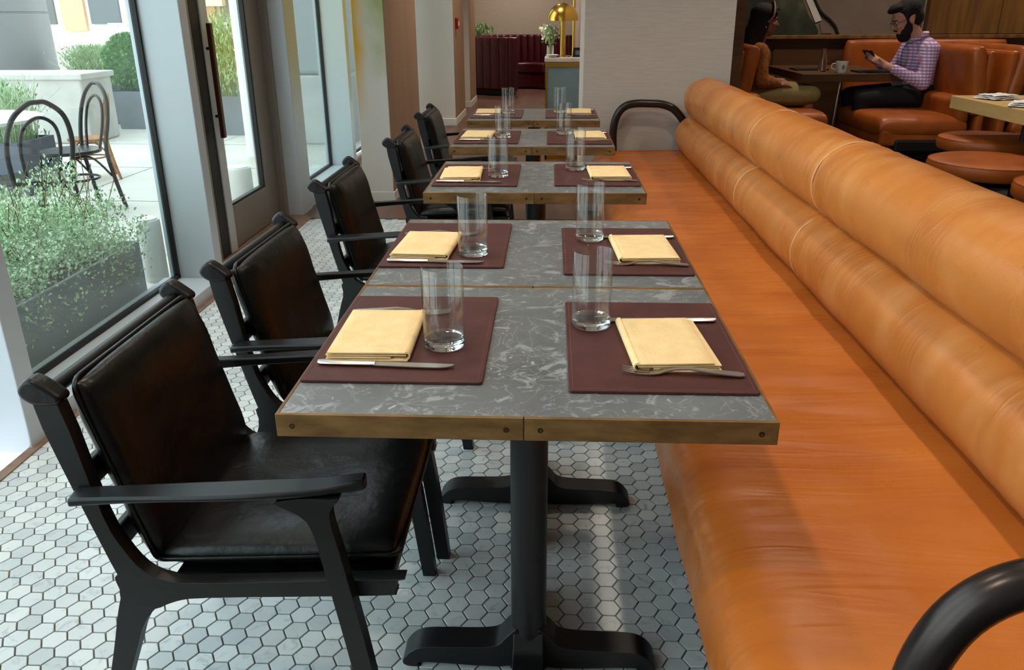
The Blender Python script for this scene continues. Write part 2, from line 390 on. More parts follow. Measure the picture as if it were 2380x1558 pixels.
# door
dr = struct('door_1', MB().box(-1.955, -1.905, 5.335, 5.57, .01, 2.34).box(-1.955, -1.905, 4.72, 5.335, .01, .26).box(-1.955, -1.905, 4.72, 5.335, 2.2, 2.34), 'alu_warm', bevel=.003, label='aluminium framed glass door')
MB().box(-1.935, -1.927, 4.72, 5.335, .26, 2.2).build('pane', 'pane', dr)
MB().box(-1.958, -1.89, 4.60, 4.695, .005, 2.34).build('stile', 'alu_light', dr, bevel=.003)
MB().box(-1.955, -1.905, 4.695, 4.72, .01, 2.34).build('stile', 'alu_warm', dr)
struct('trim_18', MB().box(-1.97, -1.898, 4.48, 4.598, 0, TOP), 'gasket', label='black gap beside the door')
g = MB()
for a, b, c, d in ((4.72, 4.735, .26, 2.2), (5.32, 5.335, .26, 2.2), (4.72, 5.335, .26, .275)): g.box(-1.94, -1.912, a, b, c, d)
g.build('gasket', 'gasket', dr)
hd = MB().box(-1.872, -1.847, 4.605, 4.64, .68, 1.29).build('door_handle', 'bronze', dr, bevel=.004)
for z in (.8, 1.16): MB().tube([(-1.895, 4.62, z), (-1.86, 4.62, z)], .008, 10).build('bracket', 'black_iron', hd)
# piers; thin tan sheets carry the warm shade of their room sides
pr = struct('wall_pier', MB().box(-1.418, -1.19, 6.085, 7.49, -.02, TOP), 'pierpaint', bevel=.004, label='free standing white pier with yellow and green wash')
MB().box(-1.191, -1.186, 6.09, 7.485, .075, TOP-.01).build('side_shade', 'tan_shade', pr)
MB().box(-1.424, -1.18, 6.079, 7.496, 0, .075).build('baseboard', 'baseboard', pr, bevel=.004)
pr = struct('wall_pier', MB().box(-1.97, -1.22, 10.6, 11.8, -.02, TOP), 'pier', bevel=.004, label='white pier carrying a red alarm')
MB().box(-1.221, -1.216, 10.605, 11.795, .09, TOP-.01).build('side_shade', 'tan_shade', pr)
MB().box(-1.6, -1.208, 10.588, 11.81, 0, .09).build('baseboard', 'baseboard', pr, bevel=.004)
pr = struct('wall_pier', MB().box(-1.97, -1.235, 12.76, 13.75, -.02, TOP), 'pier', bevel=.004, label='white pier beside the burgundy booth')
MB().box(-1.236, -1.231, 12.765, 13.745, .09, TOP-.01).build('side_shade', 'tan_shade', pr)
MB().box(-1.6, -1.223, 12.748, 13.76, 0, .09).build('baseboard', 'baseboard', pr, bevel=.004)
struct('wall_left', MB().box(-2.0, -1.9, 11.8, 17.2, -.02, TOP), 'pier')

# ceiling downlights out of view, added as warm fill
dl = empty('fill_downlight', (0, 0, TOP), 'round unseen ceiling lamp added as warm fill', 'light', 'ceiling fill lights')
MB().lathe([(.06, -.004), (.085, -.012), (.085, 0)], 24).build('trim_ring', 'ceiling', dl, 40)
MB().lathe([(0, -.003), (.06, -.003)], 24).build('lens', 'fill_bulb', dl)
spots = [(x, y) for y in (.4, 2.2, 4.0) for x in (-.7, 1.1)]+[(-.5, 7.6), (-.5, 10.5), (-.4, 14), (-.6, 16)]+[(2.6, 4.6), (2.4, 7.2), (4.4, 7.4)]
for i, (x, y) in enumerate(spots):
    o = dl if i == 0 else copy_tree(dl)
    o.location = (x, y, TOP)
    e = 30 if i < 6 else (85 if i < 10 else 60)
    lamp('fill_beam', 'SPOT', (x, y, TOP-.03), e*2.2, (1, .86, .7), spot_size=R(120), spot_blend=.8, shadow_soft_size=.07)

# ------------------------------------------------------------------ dining tables
TW, TD, TZ, TT = .762, .630, .76, .038
def make_table():
    t = empty('dining_table', (0, 0, 0), 'x', 'table', 'stone dining tables along the banquette')
    hw, hd = TW/2, TD/2; b = .006
    MB().box(-hw+b, hw-b, -hd+b, hd-b, TZ-.03, TZ).build('tabletop', 'stone', t)
    def band(x0, x1, y0, y1, screws, ax):
        e = MB().box(x0, x1, y0, y1, TZ-TT, TZ+.0006).build('edge_band', 'brass_edge', t, bevel=.0008, seg=1)
        for sx, sy, nx, ny in screws:
            s = MB().lathe([(.0045, -.001), (.0045, .0004), (.0018, .0006), (.0012, .0)], 14)
            s.xf(Matrix.Translation((sx, sy, TZ-TT*.52)) @ Vector((nx, ny, 0)).to_track_quat('Z', 'Y').to_matrix().to_4x4())
            s.build('screw', 'screw', e)
    for sy in (-1, 1):
        y0, y1 = sorted((sy*hd, sy*(hd-b)))
        band(-hw, -.0008, y0, y1, [(-hw+.025, sy*hd, 0, sy), (-.027, sy*hd, 0, sy)], 0)
        band(.0008, hw, y0, y1, [(.025, sy*hd, 0, sy), (hw-.025, sy*hd, 0, sy)], 0)
    for sx in (-1, 1):
        x0, x1 = sorted((sx*hw, sx*(hw-b)))
        band(x0, x1, -hd+b, hd-b, [(sx*hw, -hd+.03, sx, 0), (sx*hw, hd-.03, sx, 0)], 1)
    # pedestal: cast spider under the top, column, four rounded feet
    MB().box(-.2, .2, -.03, .03, TZ-.052, TZ-TT+.008).box(-.03, .03, -.17, .17, TZ-.052, TZ-TT+.008).build('top_bracket', 'black_iron', t, bevel=.005)
    MB().lathe([(.047, .0), (.047, .05), (.0425, .075), (.0375, .10), (.0375, TZ-.07), (.05, TZ-.05)], 28).build('column', 'black_iron', t, 40)
    prof = [(.02, .012), (.02, .105), (.046, .088), (.065, .066), (.1, .058), (.16, .056), (.22, .054), (.25, .044), (.27, .022), (.274, .008), (.262, .0), (.235, .0), (.225, .012)]
    pf = crom2(prof, 4, True)
    for k in range(4):
        L = 1.0 if k % 2 == 0 else .84
        f = MB().prism([(x*L, z) for x, z in pf], 'y', -.032, .032).xf(Matrix.Rotation(R(90*k), 4, 'Z'))
        f.build('base_foot', 'black_iron', t, 50, bevel=.012, seg=3)
    return t
TABLES = [(-.036, 1.404), (-.036, 2.038), (-.055, 3.058), (-.089, 4.084), (-.104, 5.072)]
tl = ['grey stone dining table with brass edge, between the chair by the first armrest and the banquette',
      'grey stone dining table butted against the back edge of the foremost one',
      'grey stone dining table standing alone between the joined pair and the two farthest',
      'grey stone dining table second from the white partition wall',
      'grey stone dining table next to the white partition wall']
tl[0] = 'grey stone dining table with brass edge, at the open end of the row'
tb0 = make_table(); TB = []
for i, (x, y) in enumerate(TABLES):
    o = tb0 if i == 0 else copy_tree(tb0)
    o.location = (x, y, 0); o['label'] = tl[i]; TB.append(o)
ON = ['row-end table', 'table joined to the row-end one', 'middle table', 'fourth table from the row end', 'table nearest the partition']
SIDE = {'L': 'chair side', 'R': 'banquette side'}

# placemats, napkins, cutlery, glasses -------------------------------------
MZ = TZ+.0007
def make_placemat():
    w, d, h = .304, .432, .005
    o = MB().prism([(x, y) for x, y, _ in ring_rect(w, d, .006, 0, 3)], 'z', 0, h).build('placemat', 'placemat', None, bevel=.0012)
    p = ring_rect(w-.014, d-.014, .003, h+.0001, 2)
    MB().tube(p, .0005, 5, closed=True).build('stitching', 'stitch', o)
    return o
def make_napkin(seed):
    rnd = random.Random(seed); w, d = .145, .225
    root = MB(); nx, ny = 14, 18
    # a folded cloth: bottom leaf, rolled middle fold and top leaf with soft edges
    def leaf(x0, x1, y0, y1, z0, z1, wob):
        def top(u, v):
            x = x0+(x1-x0)*u; y = y0+(y1-y0)*v
            e = min(u, 1-u)*abs(x1-x0); e2 = min(v, 1-v)*abs(y1-y0); r = .004
            k = min(1, e/r)*min(1, e2/r)
            z = z0+(z1-z0)*(.45+.55*k)+wob*(noise.noise(Vector((x*22+seed, y*17, z0*50)))+.3*noise.noise(Vector((x*60, y*60+seed, 0))))*k
            return (x, y, z)
        root.grid(top, nx, ny)
        rim = [(x0+(x1-x0)*u, y0+(y1-y0)*v) for u, v in [(i/nx, 0) for i in range(nx)]+[(1, j/ny) for j in range(ny)]+[(1-i/nx, 1) for i in range(nx)]+[(0, 1-j/ny) for j in range(ny)]]
        n = len(rim); zt = z0+(z1-z0)*.45
        root.add([(x, y, z0) for x, y in rim]+[(x, y, zt) for x, y in rim], [(i, (i+1) % n, (i+1) % n+n, i+n) for i in range(n)]+[tuple(range(n-1, -1, -1))])
    leaf(-w/2, w/2, -d/2, d/2, 0, .004, .0)
    leaf(-w/2+.004, w/2-.03, -d/2+.002, d/2-.006, .0042, .008, .0003)
    leaf(-w/2+.001, w/2-.003, -d/2+.004, d/2-.004, .0085, .0125, .0006)
    leaf(-w/2+.002+rnd.uniform(0, .012), w/2, -d/2+rnd.uniform(0, .004), d/2-.003, .0128, .0175, .0012)
    # rolled front fold joining the leaves at one side
    pts = [(w/2-.004+.0085*math.sin(a), .009+.0085*math.cos(a)) for a in [math.pi*k/8 for k in range(9)]]
    inn = [(w/2-.004+.006*math.sin(a), .009+.006*math.cos(a)) for a in [math.pi*k/8 for k in range(9)]][::-1]
    root.prism(pts+inn, 'y', -d/2+.003, d/2-.004)
    return root
def make_knife():
    h = MB(); L = .235
    prof = [(0, .0055), (.006, .0085), (.05, .0085), (.088, .0068), (.1, .0058)]
    n = 10; v = []
    for x, r in prof:
        v += [(x, r*math.cos(k*2*math.pi/n), .0045+.0038*math.sin(k*2*math.pi/n)) for k in range(n)]
    h.add(v, [(i*n+k, i*n+(k+1) % n, (i+1)*n+(k+1) % n, (i+1)*n+k) for i in range(len(prof)-1) for k in range(n)]+[tuple(range(n-1, -1, -1)), tuple((len(prof)-1)*n+k for k in range(n))])
    bl = crom2([(.098, -.006), (.12, -.0085), (.2, -.0095), (.225, -.006), (.236, .004), (.225, .0075), (.15, .0075), (.098, .006)], 4, True)
    b = MB().prism(bl, 'z', .0036, .0052)
    return h, b
def make_fork():
    xs = [0, .01, .05, .09, .115, .13]; ws = [.006, .009, .008, .005, .004, .0055]; zs = [.0025, .003, .006, .010, .008, .0045]
    h = MB(); th = .0022
    for i in range(len(xs)-1): pass
    v = []
    for x, w, z in zip(xs, ws, zs): v += [(x, -w, z), (x, w, z), (x, w, z+th), (x, -w, z+th)]
    N = len(xs); f = [(i*4+k, i*4+(k+1) % 4, (i+1)*4+(k+1) % 4, (i+1)*4+k) for i in range(N-1) for k in range(4)]+[(3, 2, 1, 0), tuple((N-1)*4+k for k in range(4))]
    h.add(v, f)
    hd = MB(); v = []
    for x, w, z in ((.129, .0055, .0045), (.14, .0105, .0022), (.155, .0125, .0012)): v += [(x, -w, z), (x, w, z), (x, w, z+th), (x, -w, z+th)]
    hd.add(v, [(i*4+k, i*4+(k+1) % 4, (i+1)*4+(k+1) % 4, (i+1)*4+k) for i in range(2) for k in range(4)]+[(3, 2, 1, 0), (8, 9, 10, 11)])
    for k in range(4):
        y = -.0102+.0068*k
        v = []
        for x, w, z in ((.154, .0022, .0012), (.175, .0019, .002), (.2, .0009, .006)): v += [(x, y-w, z), (x, y+w, z), (x, y+w, z+th*.8), (x, y-w, z+th*.8)]
        hd.add(v, [(i*4+q, i*4+(q+1) % 4, (i+1)*4+(q+1) % 4, (i+1)*4+q) for i in range(2) for q in range(4)]+[(3, 2, 1, 0), (8, 9, 10, 11)])
    return h, hd
def make_glass(name='tumbler'):
    r, hh = .0372, .15
    t = empty(name, (0, 0, 0), 'x', 'glass')
    MB().lathe([(r, .016), (r+.0003, hh-.001), (r-.0006, hh), (r-.0016, hh-.001), (r-.002, .02)], 48).build('wall', 'tumbler', t, 50)
    MB().lathe([(0, 0), (r-.004, 0), (r-.0006, .003), (r, .008), (r, .0165), (r-.003, .019), (r-.010, .0165), (0, .0155)], 48).build('base', 'glass', t, 50)
    return t
pm0 = make_placemat()
kh, kb = make_knife(); fh, fhd = make_fork()
KH, KB = kh.mesh('handle', 'steel', 50), kb.mesh('blade', 'steel', 30); FH, FHD = fh.mesh('handle', 'steel', 60), fhd.mesh('head', 'steel', 50)
NAP = [make_napkin(s).mesh('napkin', 'napkin', 60) for s in (1, 2, 3)]
gl0 = make_glass()
# measured centres: (table, side): placemat (x, y), napkin (x, y, rot), glass (x, y)
SET = {
 (0, 'L'): ((-.26, 1.419), (-.319, 1.395, 1), (-.189, 1.358)), (0, 'R'): ((.185, 1.394), (.212, 1.366, 4), (.081, 1.47)),
 (1, 'L'): ((-.262, 2.073), (-.318, 2.02, -3), (-.192, 1.962)), (1, 'R'): ((.184, 2.025), (.237, 2.0, 3), (.105, 2.114)),
 (2, 'L'): ((-.271, 3.06), (-.333, 3.027, 2), (-.195, 3.01)), (2, 'R'): ((.165, 3.07), (.217, 3.05, 2), (.094, 3.158)),
 (3, 'L'): ((-.308, 4.067), (-.36, 4.06, -2), (-.235, 4.028)), (3, 'R'): ((.132, 4.056), (.19, 4.05, 1), (.062, 4.153)),
 (4, 'L'): ((-.327, 5.07), (-.385, 5.07, 2), (-.263, 5.055)), (4, 'R'): ((.116, 5.07), (.168, 5.08, -2), (.05, 5.10))}
first = {}
def inst(key, make, name):
    if key in first: o = first[key].copy(); COL.objects.link(o); return o
    o = make(); first[key] = o; return o
for (ti, sd), (pm, nk, gl) in SET.items():
    where = '%s of the %s' % (SIDE[sd], ON[ti])
    o = pm0 if 'pm' not in first else copy_tree(pm0); first['pm'] = 1
    o.location = (pm[0], pm[1], MZ); tag(o, 'oxblood leather placemat on the '+where, 'placemat', 'leather placemats')
    pz = MZ+.0053
    n = place('napkin', NAP[(ti*2+(sd == 'R')) % 3]); n.location = (nk[0], nk[1], pz+.004)
    n.rotation_euler = (0, 0, R(nk[2]+(180 if sd == 'R' else 0)))
    tag(n, 'folded mustard linen napkin on the '+where, 'napkin', 'folded mustard napkins')
    n.location.z = pz
    g_ = gl0 if 'gl' not in first else copy_tree(gl0)
    first['gl'] = 1
    g_.location = (gl[0], gl[1], pz+.0004); tag(g_, 'empty clear straight tumbler on the '+where, 'glass', 'straight glass tumblers')
    s = 1 if sd == 'L' else -1
    for kind, (A, B), dy in (('knife', (KH, KB), -s*.126), ('fork', (FH, FHD), s*.132)):
        if kind == 'fork' and sd == 'R': dy = -.127
        if kind == 'knife' and sd == 'R': dy = .132
        c = empty('table_'+kind, (max(nk[0]-.078, TABLES[ti][0]-.366) if sd == 'L' else min(nk[0]+.112, TABLES[ti][0]+.366), nk[1]+dy, pz), 'steel table %s on the %s' % (kind, where), kind, 'steel table %ss' % kind, R(-3 if sd == 'L' and kind == 'knife' else 0)+(0 if sd == 'L' else math.pi+R(-4 if kind == 'fork' else 2)))
        place('handle', A, c); place('blade' if kind == 'knife' else 'head', B, c)

# ------------------------------------------------------------------ lounge style dining chairs
def make_chair():
    t = empty('armchair', (0, 0, 0), 'x', 'chair', 'black leather armchairs at the tables')
    ox = .53
    sx = lambda pts: [(x+ox, z) for x, z in pts]
    post = [(-.832, .748), (-.795, .572), (-.762, .440), (-.752, .40), (-.758, .362), (-.735, .345), (-.70, .338), (-.659, .356), (-.601, .366), (-.376, .377), (-.27, .383), (-.262, .388), (-.262, .412), (-.27, .416), (-.598, .398), (-.667, .401), (-.706, .422), (-.734, .468), (-.757, .537), (-.792, .752)]
    pf = sx(crom2(post, 3, True))
    legp = sx(crom2([(-.756, .41), (-.756, .37), (-.769, .327), (-.794, .237), (-.826, .13), (-.86, .006), (-.853, .0), (-.834, .0), (-.83, .006), (-.792, .13), (-.749, .244), (-.727, .299), (-.696, .341), (-.66, .36), (-.69, .385)], 4, True))
    fl = sx(crom2([(-.352, .600), (-.40, .600), (-.44, .592), (-.43, .583), (-.40, .565), (-.384, .535), (-.368, .44), (-.34, .25), (-.312, .006), (-.307, 0), (-.286, 0), (-.28, .006), (-.305, .25), (-.338, .47), (-.352, .55), (-.35, .58), (-.335, .6)], 4, True))
    for s in (-1, 1):
        y = s*.252
        MB().prism(pf, 'y', y-.014, y+.014).build('side_frame', 'black_wood', t, 60, bevel=.006, seg=2)
        MB().prism(legp, 'y', y-.0135, y+.0135).build('leg', 'black_wood', t, 60, bevel=.006, seg=2)
        yo = s*.288
        MB().prism(fl, 'y', yo-.015, yo+.015).build('leg', 'black_wood', t, 60, bevel=.007, seg=2)
        # arm: a board that swells outward in the middle and hooks at the front
        n = 22; v = []
        for i in range(n+1):
            u = i/n; x = -.79+.495*u+ox
            zt = .592+.034*u+(.006*max(0, (u-.85)/.15)); th = .024-.006*math.sin(math.pi*min(1, u*1.1))+.004*(u > .92)
            w_in = .018-.006*(u > .9)*(u-.9)*10; w_out = .018+.014*math.sin(math.pi*min(1, u**1.3))**1.5-.008*u
            yi, yo2 = s*.265, s*(.265+w_in+w_out+.0)
            v += [(x, yi, zt-th), (x, yo2, zt-th*.8), (x, yo2, zt-.004), (x, yi, zt)]
        MB().add(v, [(i*4+k, i*4+(k+1) % 4, (i+1)*4+(k+1) % 4, (i+1)*4+k) for i in range(n) for k in range(4)]+[(3, 2, 1, 0), tuple(n*4+k for k in range(4))]).build('armrest', 'black_wood', t, 50, bevel=.004, seg=2)
        # curled leather cap on the post top
        kn = crom2([(-.852, .768), (-.846, .752), (-.826, .742), (-.79, .744), (-.783, .756), (-.795, .768), (-.822, .787), (-.838, .786)], 4, True)
        MB().prism(sx(kn), 'y', y-.0175, y+.0175).build('post_cap', 'black_leather', t, 60, bevel=.007, seg=3)
    MB().tube([(-.822+ox, -.24, .752), (-.822+ox, .24, .752)], .013, 12).build('top_rail', 'black_wood', t, 60)
    for x, z in ((-.782, .60), (-.755, .47)): MB().box(x+ox-.008, x+ox+.008, -.245, .245, z-.025, z+.025).build('back_slat', 'black_wood', t, bevel=.004)
    for x in (-.29, -.62): MB().box(x+ox-.016, x+ox+.016, -.245, .245, .366, .394).build('stretcher', 'black_wood', t, bevel=.005)
    MB().box(-.66+ox, -.30+ox, -.24, .24, .394, .400).build('seat_sling', 'black_leather', t)
    # cushions
    M_ = Matrix.Translation((-.482+ox, 0, .428)) @ Matrix.Rotation(R(-3.0), 4, 'Y')
    mb = pillow(.445, .452, .075, 22)
    mb.v = [(x, y, z-(.018*math.exp(-((x+.02)/.13)**2-(y/.13)**2) if z > 0 else 0)+(.0028*noise.noise(Vector((x*16, y*11, 3))) if z > 0 else 0)) for x, y, z in mb.v]
    sc = mb.xf(M_).build('seat_cushion', 'black_leather', t, 60)
    MB().tube(ring_rect(.446, .453, .02, 0), .0045, 6, closed=True).xf(M_).build('piping', 'black_leather', sc, 60)
    M_ = Matrix.Translation((-.742+ox, 0, .585)) @ Matrix.Rotation(R(14.0), 4, Vector((0, -1, 0))) @ Matrix.Rotation(R(90), 4, 'Y')
    mb = pillow(.375, .452, .072, 22)
    mb.v = [(x, y, z+(.003*noise.noise(Vector((x*14, y*10, 7))) if abs(z) > .004 else 0)) for x, y, z in mb.v]
    bc = mb.xf(M_).build('back_cushion', 'black_leather', t, 60)
    MB().tube(ring_rect(.376, .453, .03, 0), .0045, 6, closed=True).xf(M_).build('piping', 'black_leather', bc, 60)
    return t
ch0 = make_chair()
for i, (x, y, rz) in enumerate(((-.84, 1.405, 0), (-.808, 2.055, -1), (-.842, 3.069, 0), (-.782, 4.104, 0), (-.807, 5.19, 0))):
    o = ch0 if i == 0 else copy_tree(ch0)
    o.location = (x+.84-.53, y, 0); o.rotation_euler = (0, 0, R(rz))
    o['label'] = 'black leather armchair drawn up to the '+ON[i]

# ------------------------------------------------------------------ banquette
BQ = empty('banquette', (.85, 3.2, 0), 'long cognac leather banquette with two bolster rolls along its back', 'bench')
def bpart(mb, name, m_, sm=60, **k):
    mb.v = [(x-.85, y-3.2, z) for x, y, z in mb.v]; return mb.build(name, m_, BQ, sm, **k)
B0, B1 = .70, 5.70
SEAMS = (2.77, 3.72, 1.0)
def pinch(y):          # how tight the leather is drawn in near a seam
    return sum(math.exp(-abs(y-s)/.02)*.6+math.exp(-((y-s)/.09)**2)*.4 for s in SEAMS)
def roll(cx, cz, rx, rz, a0, a1, seed):
    ny, na = 460, 30
    def fn(u, v):
        y = B0+(B1-B0)*u; a = R(a0+(a1-a0)*v)
        e = min(y-B0, B1-y); en = 1-.55*max(0, 1-e/.07)**2.2
        k = en*(1-.014*pinch(y))
        wr = (noise.noise(Vector((y*26+seed, math.cos(a)*2.0, math.sin(a)*2)))*.0042*(.08+min(1, pinch(y)*2.2)+1.2*max(0, noise.noise(Vector((y*1.7, seed, 0)))))
              + noise.noise(Vector((y*3+seed, 1.5*math.cos(a), 4)))*.004)
        return (cx+(rx*k+wr)*math.cos(a), y, cz+(rz*k+wr)*math.sin(a))
    return MB().grid(fn, ny, na)
bpart(roll(.955, .556, .122, .128, 65, 295, 1), 'lower_bolster', 'roll')
bpart(roll(1.02, .792, .145, .138, -40, 300, 5), 'upper_bolster', 'roll')
for cx, cz, rx, rz, a0, a1 in ((.955, .556, .122, .128, 80, 260), (1.02, .792, .145, .138, 40, 265)):
    for s in SEAMS[:2]:
        bpart(MB().tube([(cx+rx*.985*math.cos(R(a)), s, cz+rz*.985*math.sin(R(a))) for a in range(a0, a1, 8)], .0026, 6), 'seam', 'seam_leather')
# seat: a rounded slab whose front rolls over and falls to the floor
prof = [(1.10, .455), (.98, .457), (.86, .452), (.74, .450), (.62, .448), (.50, .446), (.42, .443), (.36, .436), (.322, .422), (.298, .40), (.285, .37), (.280, .33), (.281, .29), (.286, .258), (.30, .246), (.40, .244), (.60, .244), (1.10, .244)]
pc = crom2(prof, 4)
def seatfn(u, v):
    i = v*(len(pc)-1); a = pc[int(i)] if i >= len(pc)-1 else None
    x, z = pc[min(int(round(i)), len(pc)-1)]
    y = B0-.02+(B1-B0+.02)*u
    if z > .40 and x < 1.0:
        k = min(1, max(0, (z-.40)/.03))*min(1, (1.0-x)/.1)
        wv = y+.06*noise.noise(Vector((x*2.5, y*2, 5)))
        f1 = noise.noise(Vector((x*1.3, wv*9, 2))); f2 = noise.noise(Vector((x*2.2, wv*24, 8)))
        mid = math.exp(-((x-.66)/.2)**2); pat = max(0, noise.noise(Vector((x*1.5, y*1.4, 3)))+.25)
        z += k*(.007*f1*(.25+mid)*(.4+pat)+.0022*f2*pat+.006*noise.noise(Vector((x*2.2, y*2.1, 9)))-.009*mid*abs(math.sin(y*math.pi/.65)))
    if .25 < z < .445 and x < .43:
        cr = math.exp(-((z-.41)/.03)**2)
        x -= .005*noise.noise(Vector((y*7, z*5, 1)))+.004*noise.noise(Vector((y*3, z*9, 6)))+.0045*cr*noise.noise(Vector((y*34, z*22, 2)))
        z += .003*cr*noise.noise(Vector((y*30, x*20, 4)))
    return (x, y, z)
bpart(MB().grid(seatfn, 420, len(pc)-1), 'seat', 'seat_leather')
bpart(MB().box(.50, 1.1, B0+.04, B1-.02, .0, .246), 'plinth', 'black_void', 0)
bpart(MB().box(1.10, 1.17, B0+.02, B1, .1, .86).box(1.0, 1.12, B0+.02, B1, .1, .6), 'back_panel', 'tan_leather', 0, bevel=.01)
bpart(MB().prism([(x, z) for x, z in pc], 'y', B0-.018, B0+.0).prism([(x, z) for x, z in pc], 'y', B1-.01, B1-.0002), 'end_panel', 'seat_leather', 0)
arch = [(.455, .05), (.445, .2), (.435, .36), (.428, .47), (.425, .56), (.434, .64), (.462, .705), (.51, .744), (.575, .757), (.66, .757), (.745, .752), (.815, .728), (.86, .69), (.895, .645), (.915, .6)]
for y in (.745, 5.725):
    bpart(MB().tube([(x, y, z) for x, z in [(p[0], p[1]) for p in crom([(a, b, 0) for a, b in arch], 5)]], .0265, 20), 'armrest', 'dark_steel')

# ------------------------------------------------------------------ the terrace outside
struct('ground', MB().box(-40, -2.0, -14, 60, -.3, -.01), 'concrete', label='pale concrete terrace paving')
GR = bpy.data.objects['ground']
def joint(a, b, w=.006):
    a, b = Vector(a), Vector(b); d = (b-a).normalized(); n = Vector((-d.y, d.x, 0))*w
    MB().add([a+n, b+n, b-n, a-n], [(0, 1, 2, 3)]).build('paving_joint', 'joint', GR)
for k in range(7): joint((-2.1, 4.6+1.45*k, -.0085), (-14, 4.6+1.45*k+.5, -.0085))
for k in range(4): joint((-3.9-2.2*k, 3, -.0085), (-3.6-2.2*k, 14, -.0085))
random.seed(11)
def leaves(n, pos, size, mat_, name, parent, asp=.45, updir=.3):
    """n small pointed leaves; pos() gives a point and an outward direction"""
    mb = MB()
    for _ in range(n):
        p, d = pos(); p = Vector(p)
        d = (Vector(d)+Vector((random.gauss(0, .6), random.gauss(0, .6), random.gauss(updir, .5)))).normalized()
        a = d.cross(Vector((random.gauss(0, 1), random.gauss(0, 1), random.gauss(0, 1)))).normalized(); s_ = size*random.uniform(.6, 1.3)
        nrm = d.cross(a)*s_*.12
        mb.add([p, p+d*s_*.5+a*s_*asp*.5+nrm, p+d*s_, p+d*s_*.5-a*s_*asp*.5+nrm], [(0, 1, 2, 3)])
    o = mb.build(name, mat_, parent); o['kind'] = 'stuff'; return o
def stems(n, fn, r, mat_, parent, name='stems'):
    mb = MB()
    for _ in range(n): mb.tube(fn(), r, 4)
    o = mb.build(name, mat_, parent); o['kind'] = 'stuff'; return o
def planter(name, loc, w0, w1, d0, d1, h, mat_, label, rz=0):
    e = empty(name, loc, label, 'planter', None, rz); mb = MB(); v = []
    for (w, d, z) in ((w0, d0, 0), (w1, d1, h), (w1-.04, d1-.04, h), (w1-.06, d1-.06, h-.06)):
        v += [(-w/2, -d/2, z), (w/2, -d/2, z), (w/2, d/2, z), (-w/2, d/2, z)]
    mb.add(v, [(i*4+k, i*4+(k+1) % 4, (i+1)*4+(k+1) % 4, (i+1)*4+k) for i in range(3) for k in range(4)]+[(3, 2, 1, 0)])
    mb.build('box', mat_, e, bevel=.004)
    MB().add([(-w1/2+.03, -d1/2+.03, h-.055), (w1/2-.03, -d1/2+.03, h-.055), (w1/2-.03, d1/2-.03, h-.055), (-w1/2+.03, d1/2-.03, h-.055)], [(0, 1, 2, 3)]).build('soil', 'soil', e)
    return e
G0 = -.01
# planter pressed up to the first window with a loose grey green shrub
planter('planter', (-2.25, 3.02, G0), .42, .42, 1.62, 1.62, .30, 'planter', 'long slate planter box standing against the window')
sh = empty('shrub', (-2.27, 3.02, G0+.28), 'bushy grey green shrub spilling over the long planter by the window', 'shrub')
def sp1():
    y = random.uniform(-1.0, .86); x = random.gauss(-.02, .17)
    top = .26+.16*noise.noise(Vector((y*2.3, 1, 0)))+.05*random.random()
    z = random.triangular(-.2, top, top*.75)*1.0
    if abs(x) > .2 and z > top-.12: z -= .1
    return (min(x+.05*random.gauss(0, 1)*.6, .26), y, z), (min(x, .1), 0, .3)
leaves(26000, sp1, .019, 'leaf_grey', 'foliage', sh, .6)
def spr():
    y = random.uniform(-.9, .82); x = random.gauss(-.02, .1); a = Vector((x, y, 0)); b = a+Vector((random.gauss(0, .12), random.gauss(0, .12), random.uniform(.25, .47)))
    return [a, (a+b)/2+Vector((random.gauss(0, .02), 0, .02)), b]
stems(110, spr, .0022, 'twig', sh)
tips = [spr()[2] for _ in range(70)]
def sp2(): t_ = random.choice(tips); return t_+Vector((random.gauss(0, .02), random.gauss(0, .02), random.uniform(-.12, .02))), (0, 0, 1)
leaves(2600, sp2, .019, 'leaf_grey', 'sprig_leaves', sh, .55)
# white drum lanterns by the glass
def drum(loc, r, h, label):
    e = empty('drum_planter', loc, label, 'bollard', 'white drums outside the glass')
    MB().lathe([(r*.9, 0), (r, .02), (r, h-.03), (r*.98, h-.005), (r*.95, h)], 32).build('drum', 'stone_white', e, 40)
    MB().lathe([(r*.75, h), (r*.78, h+.008), (r*.7, h+.012)], 32).build('lid', 'fence_white', e, 40)
drum((-2.13, 4.12, G0), .062, .335, 'small white drum bollard beside the long planter')
drum((-2.2, 5.63, G0), .095, .345, 'white drum bollard seen through the glass door')
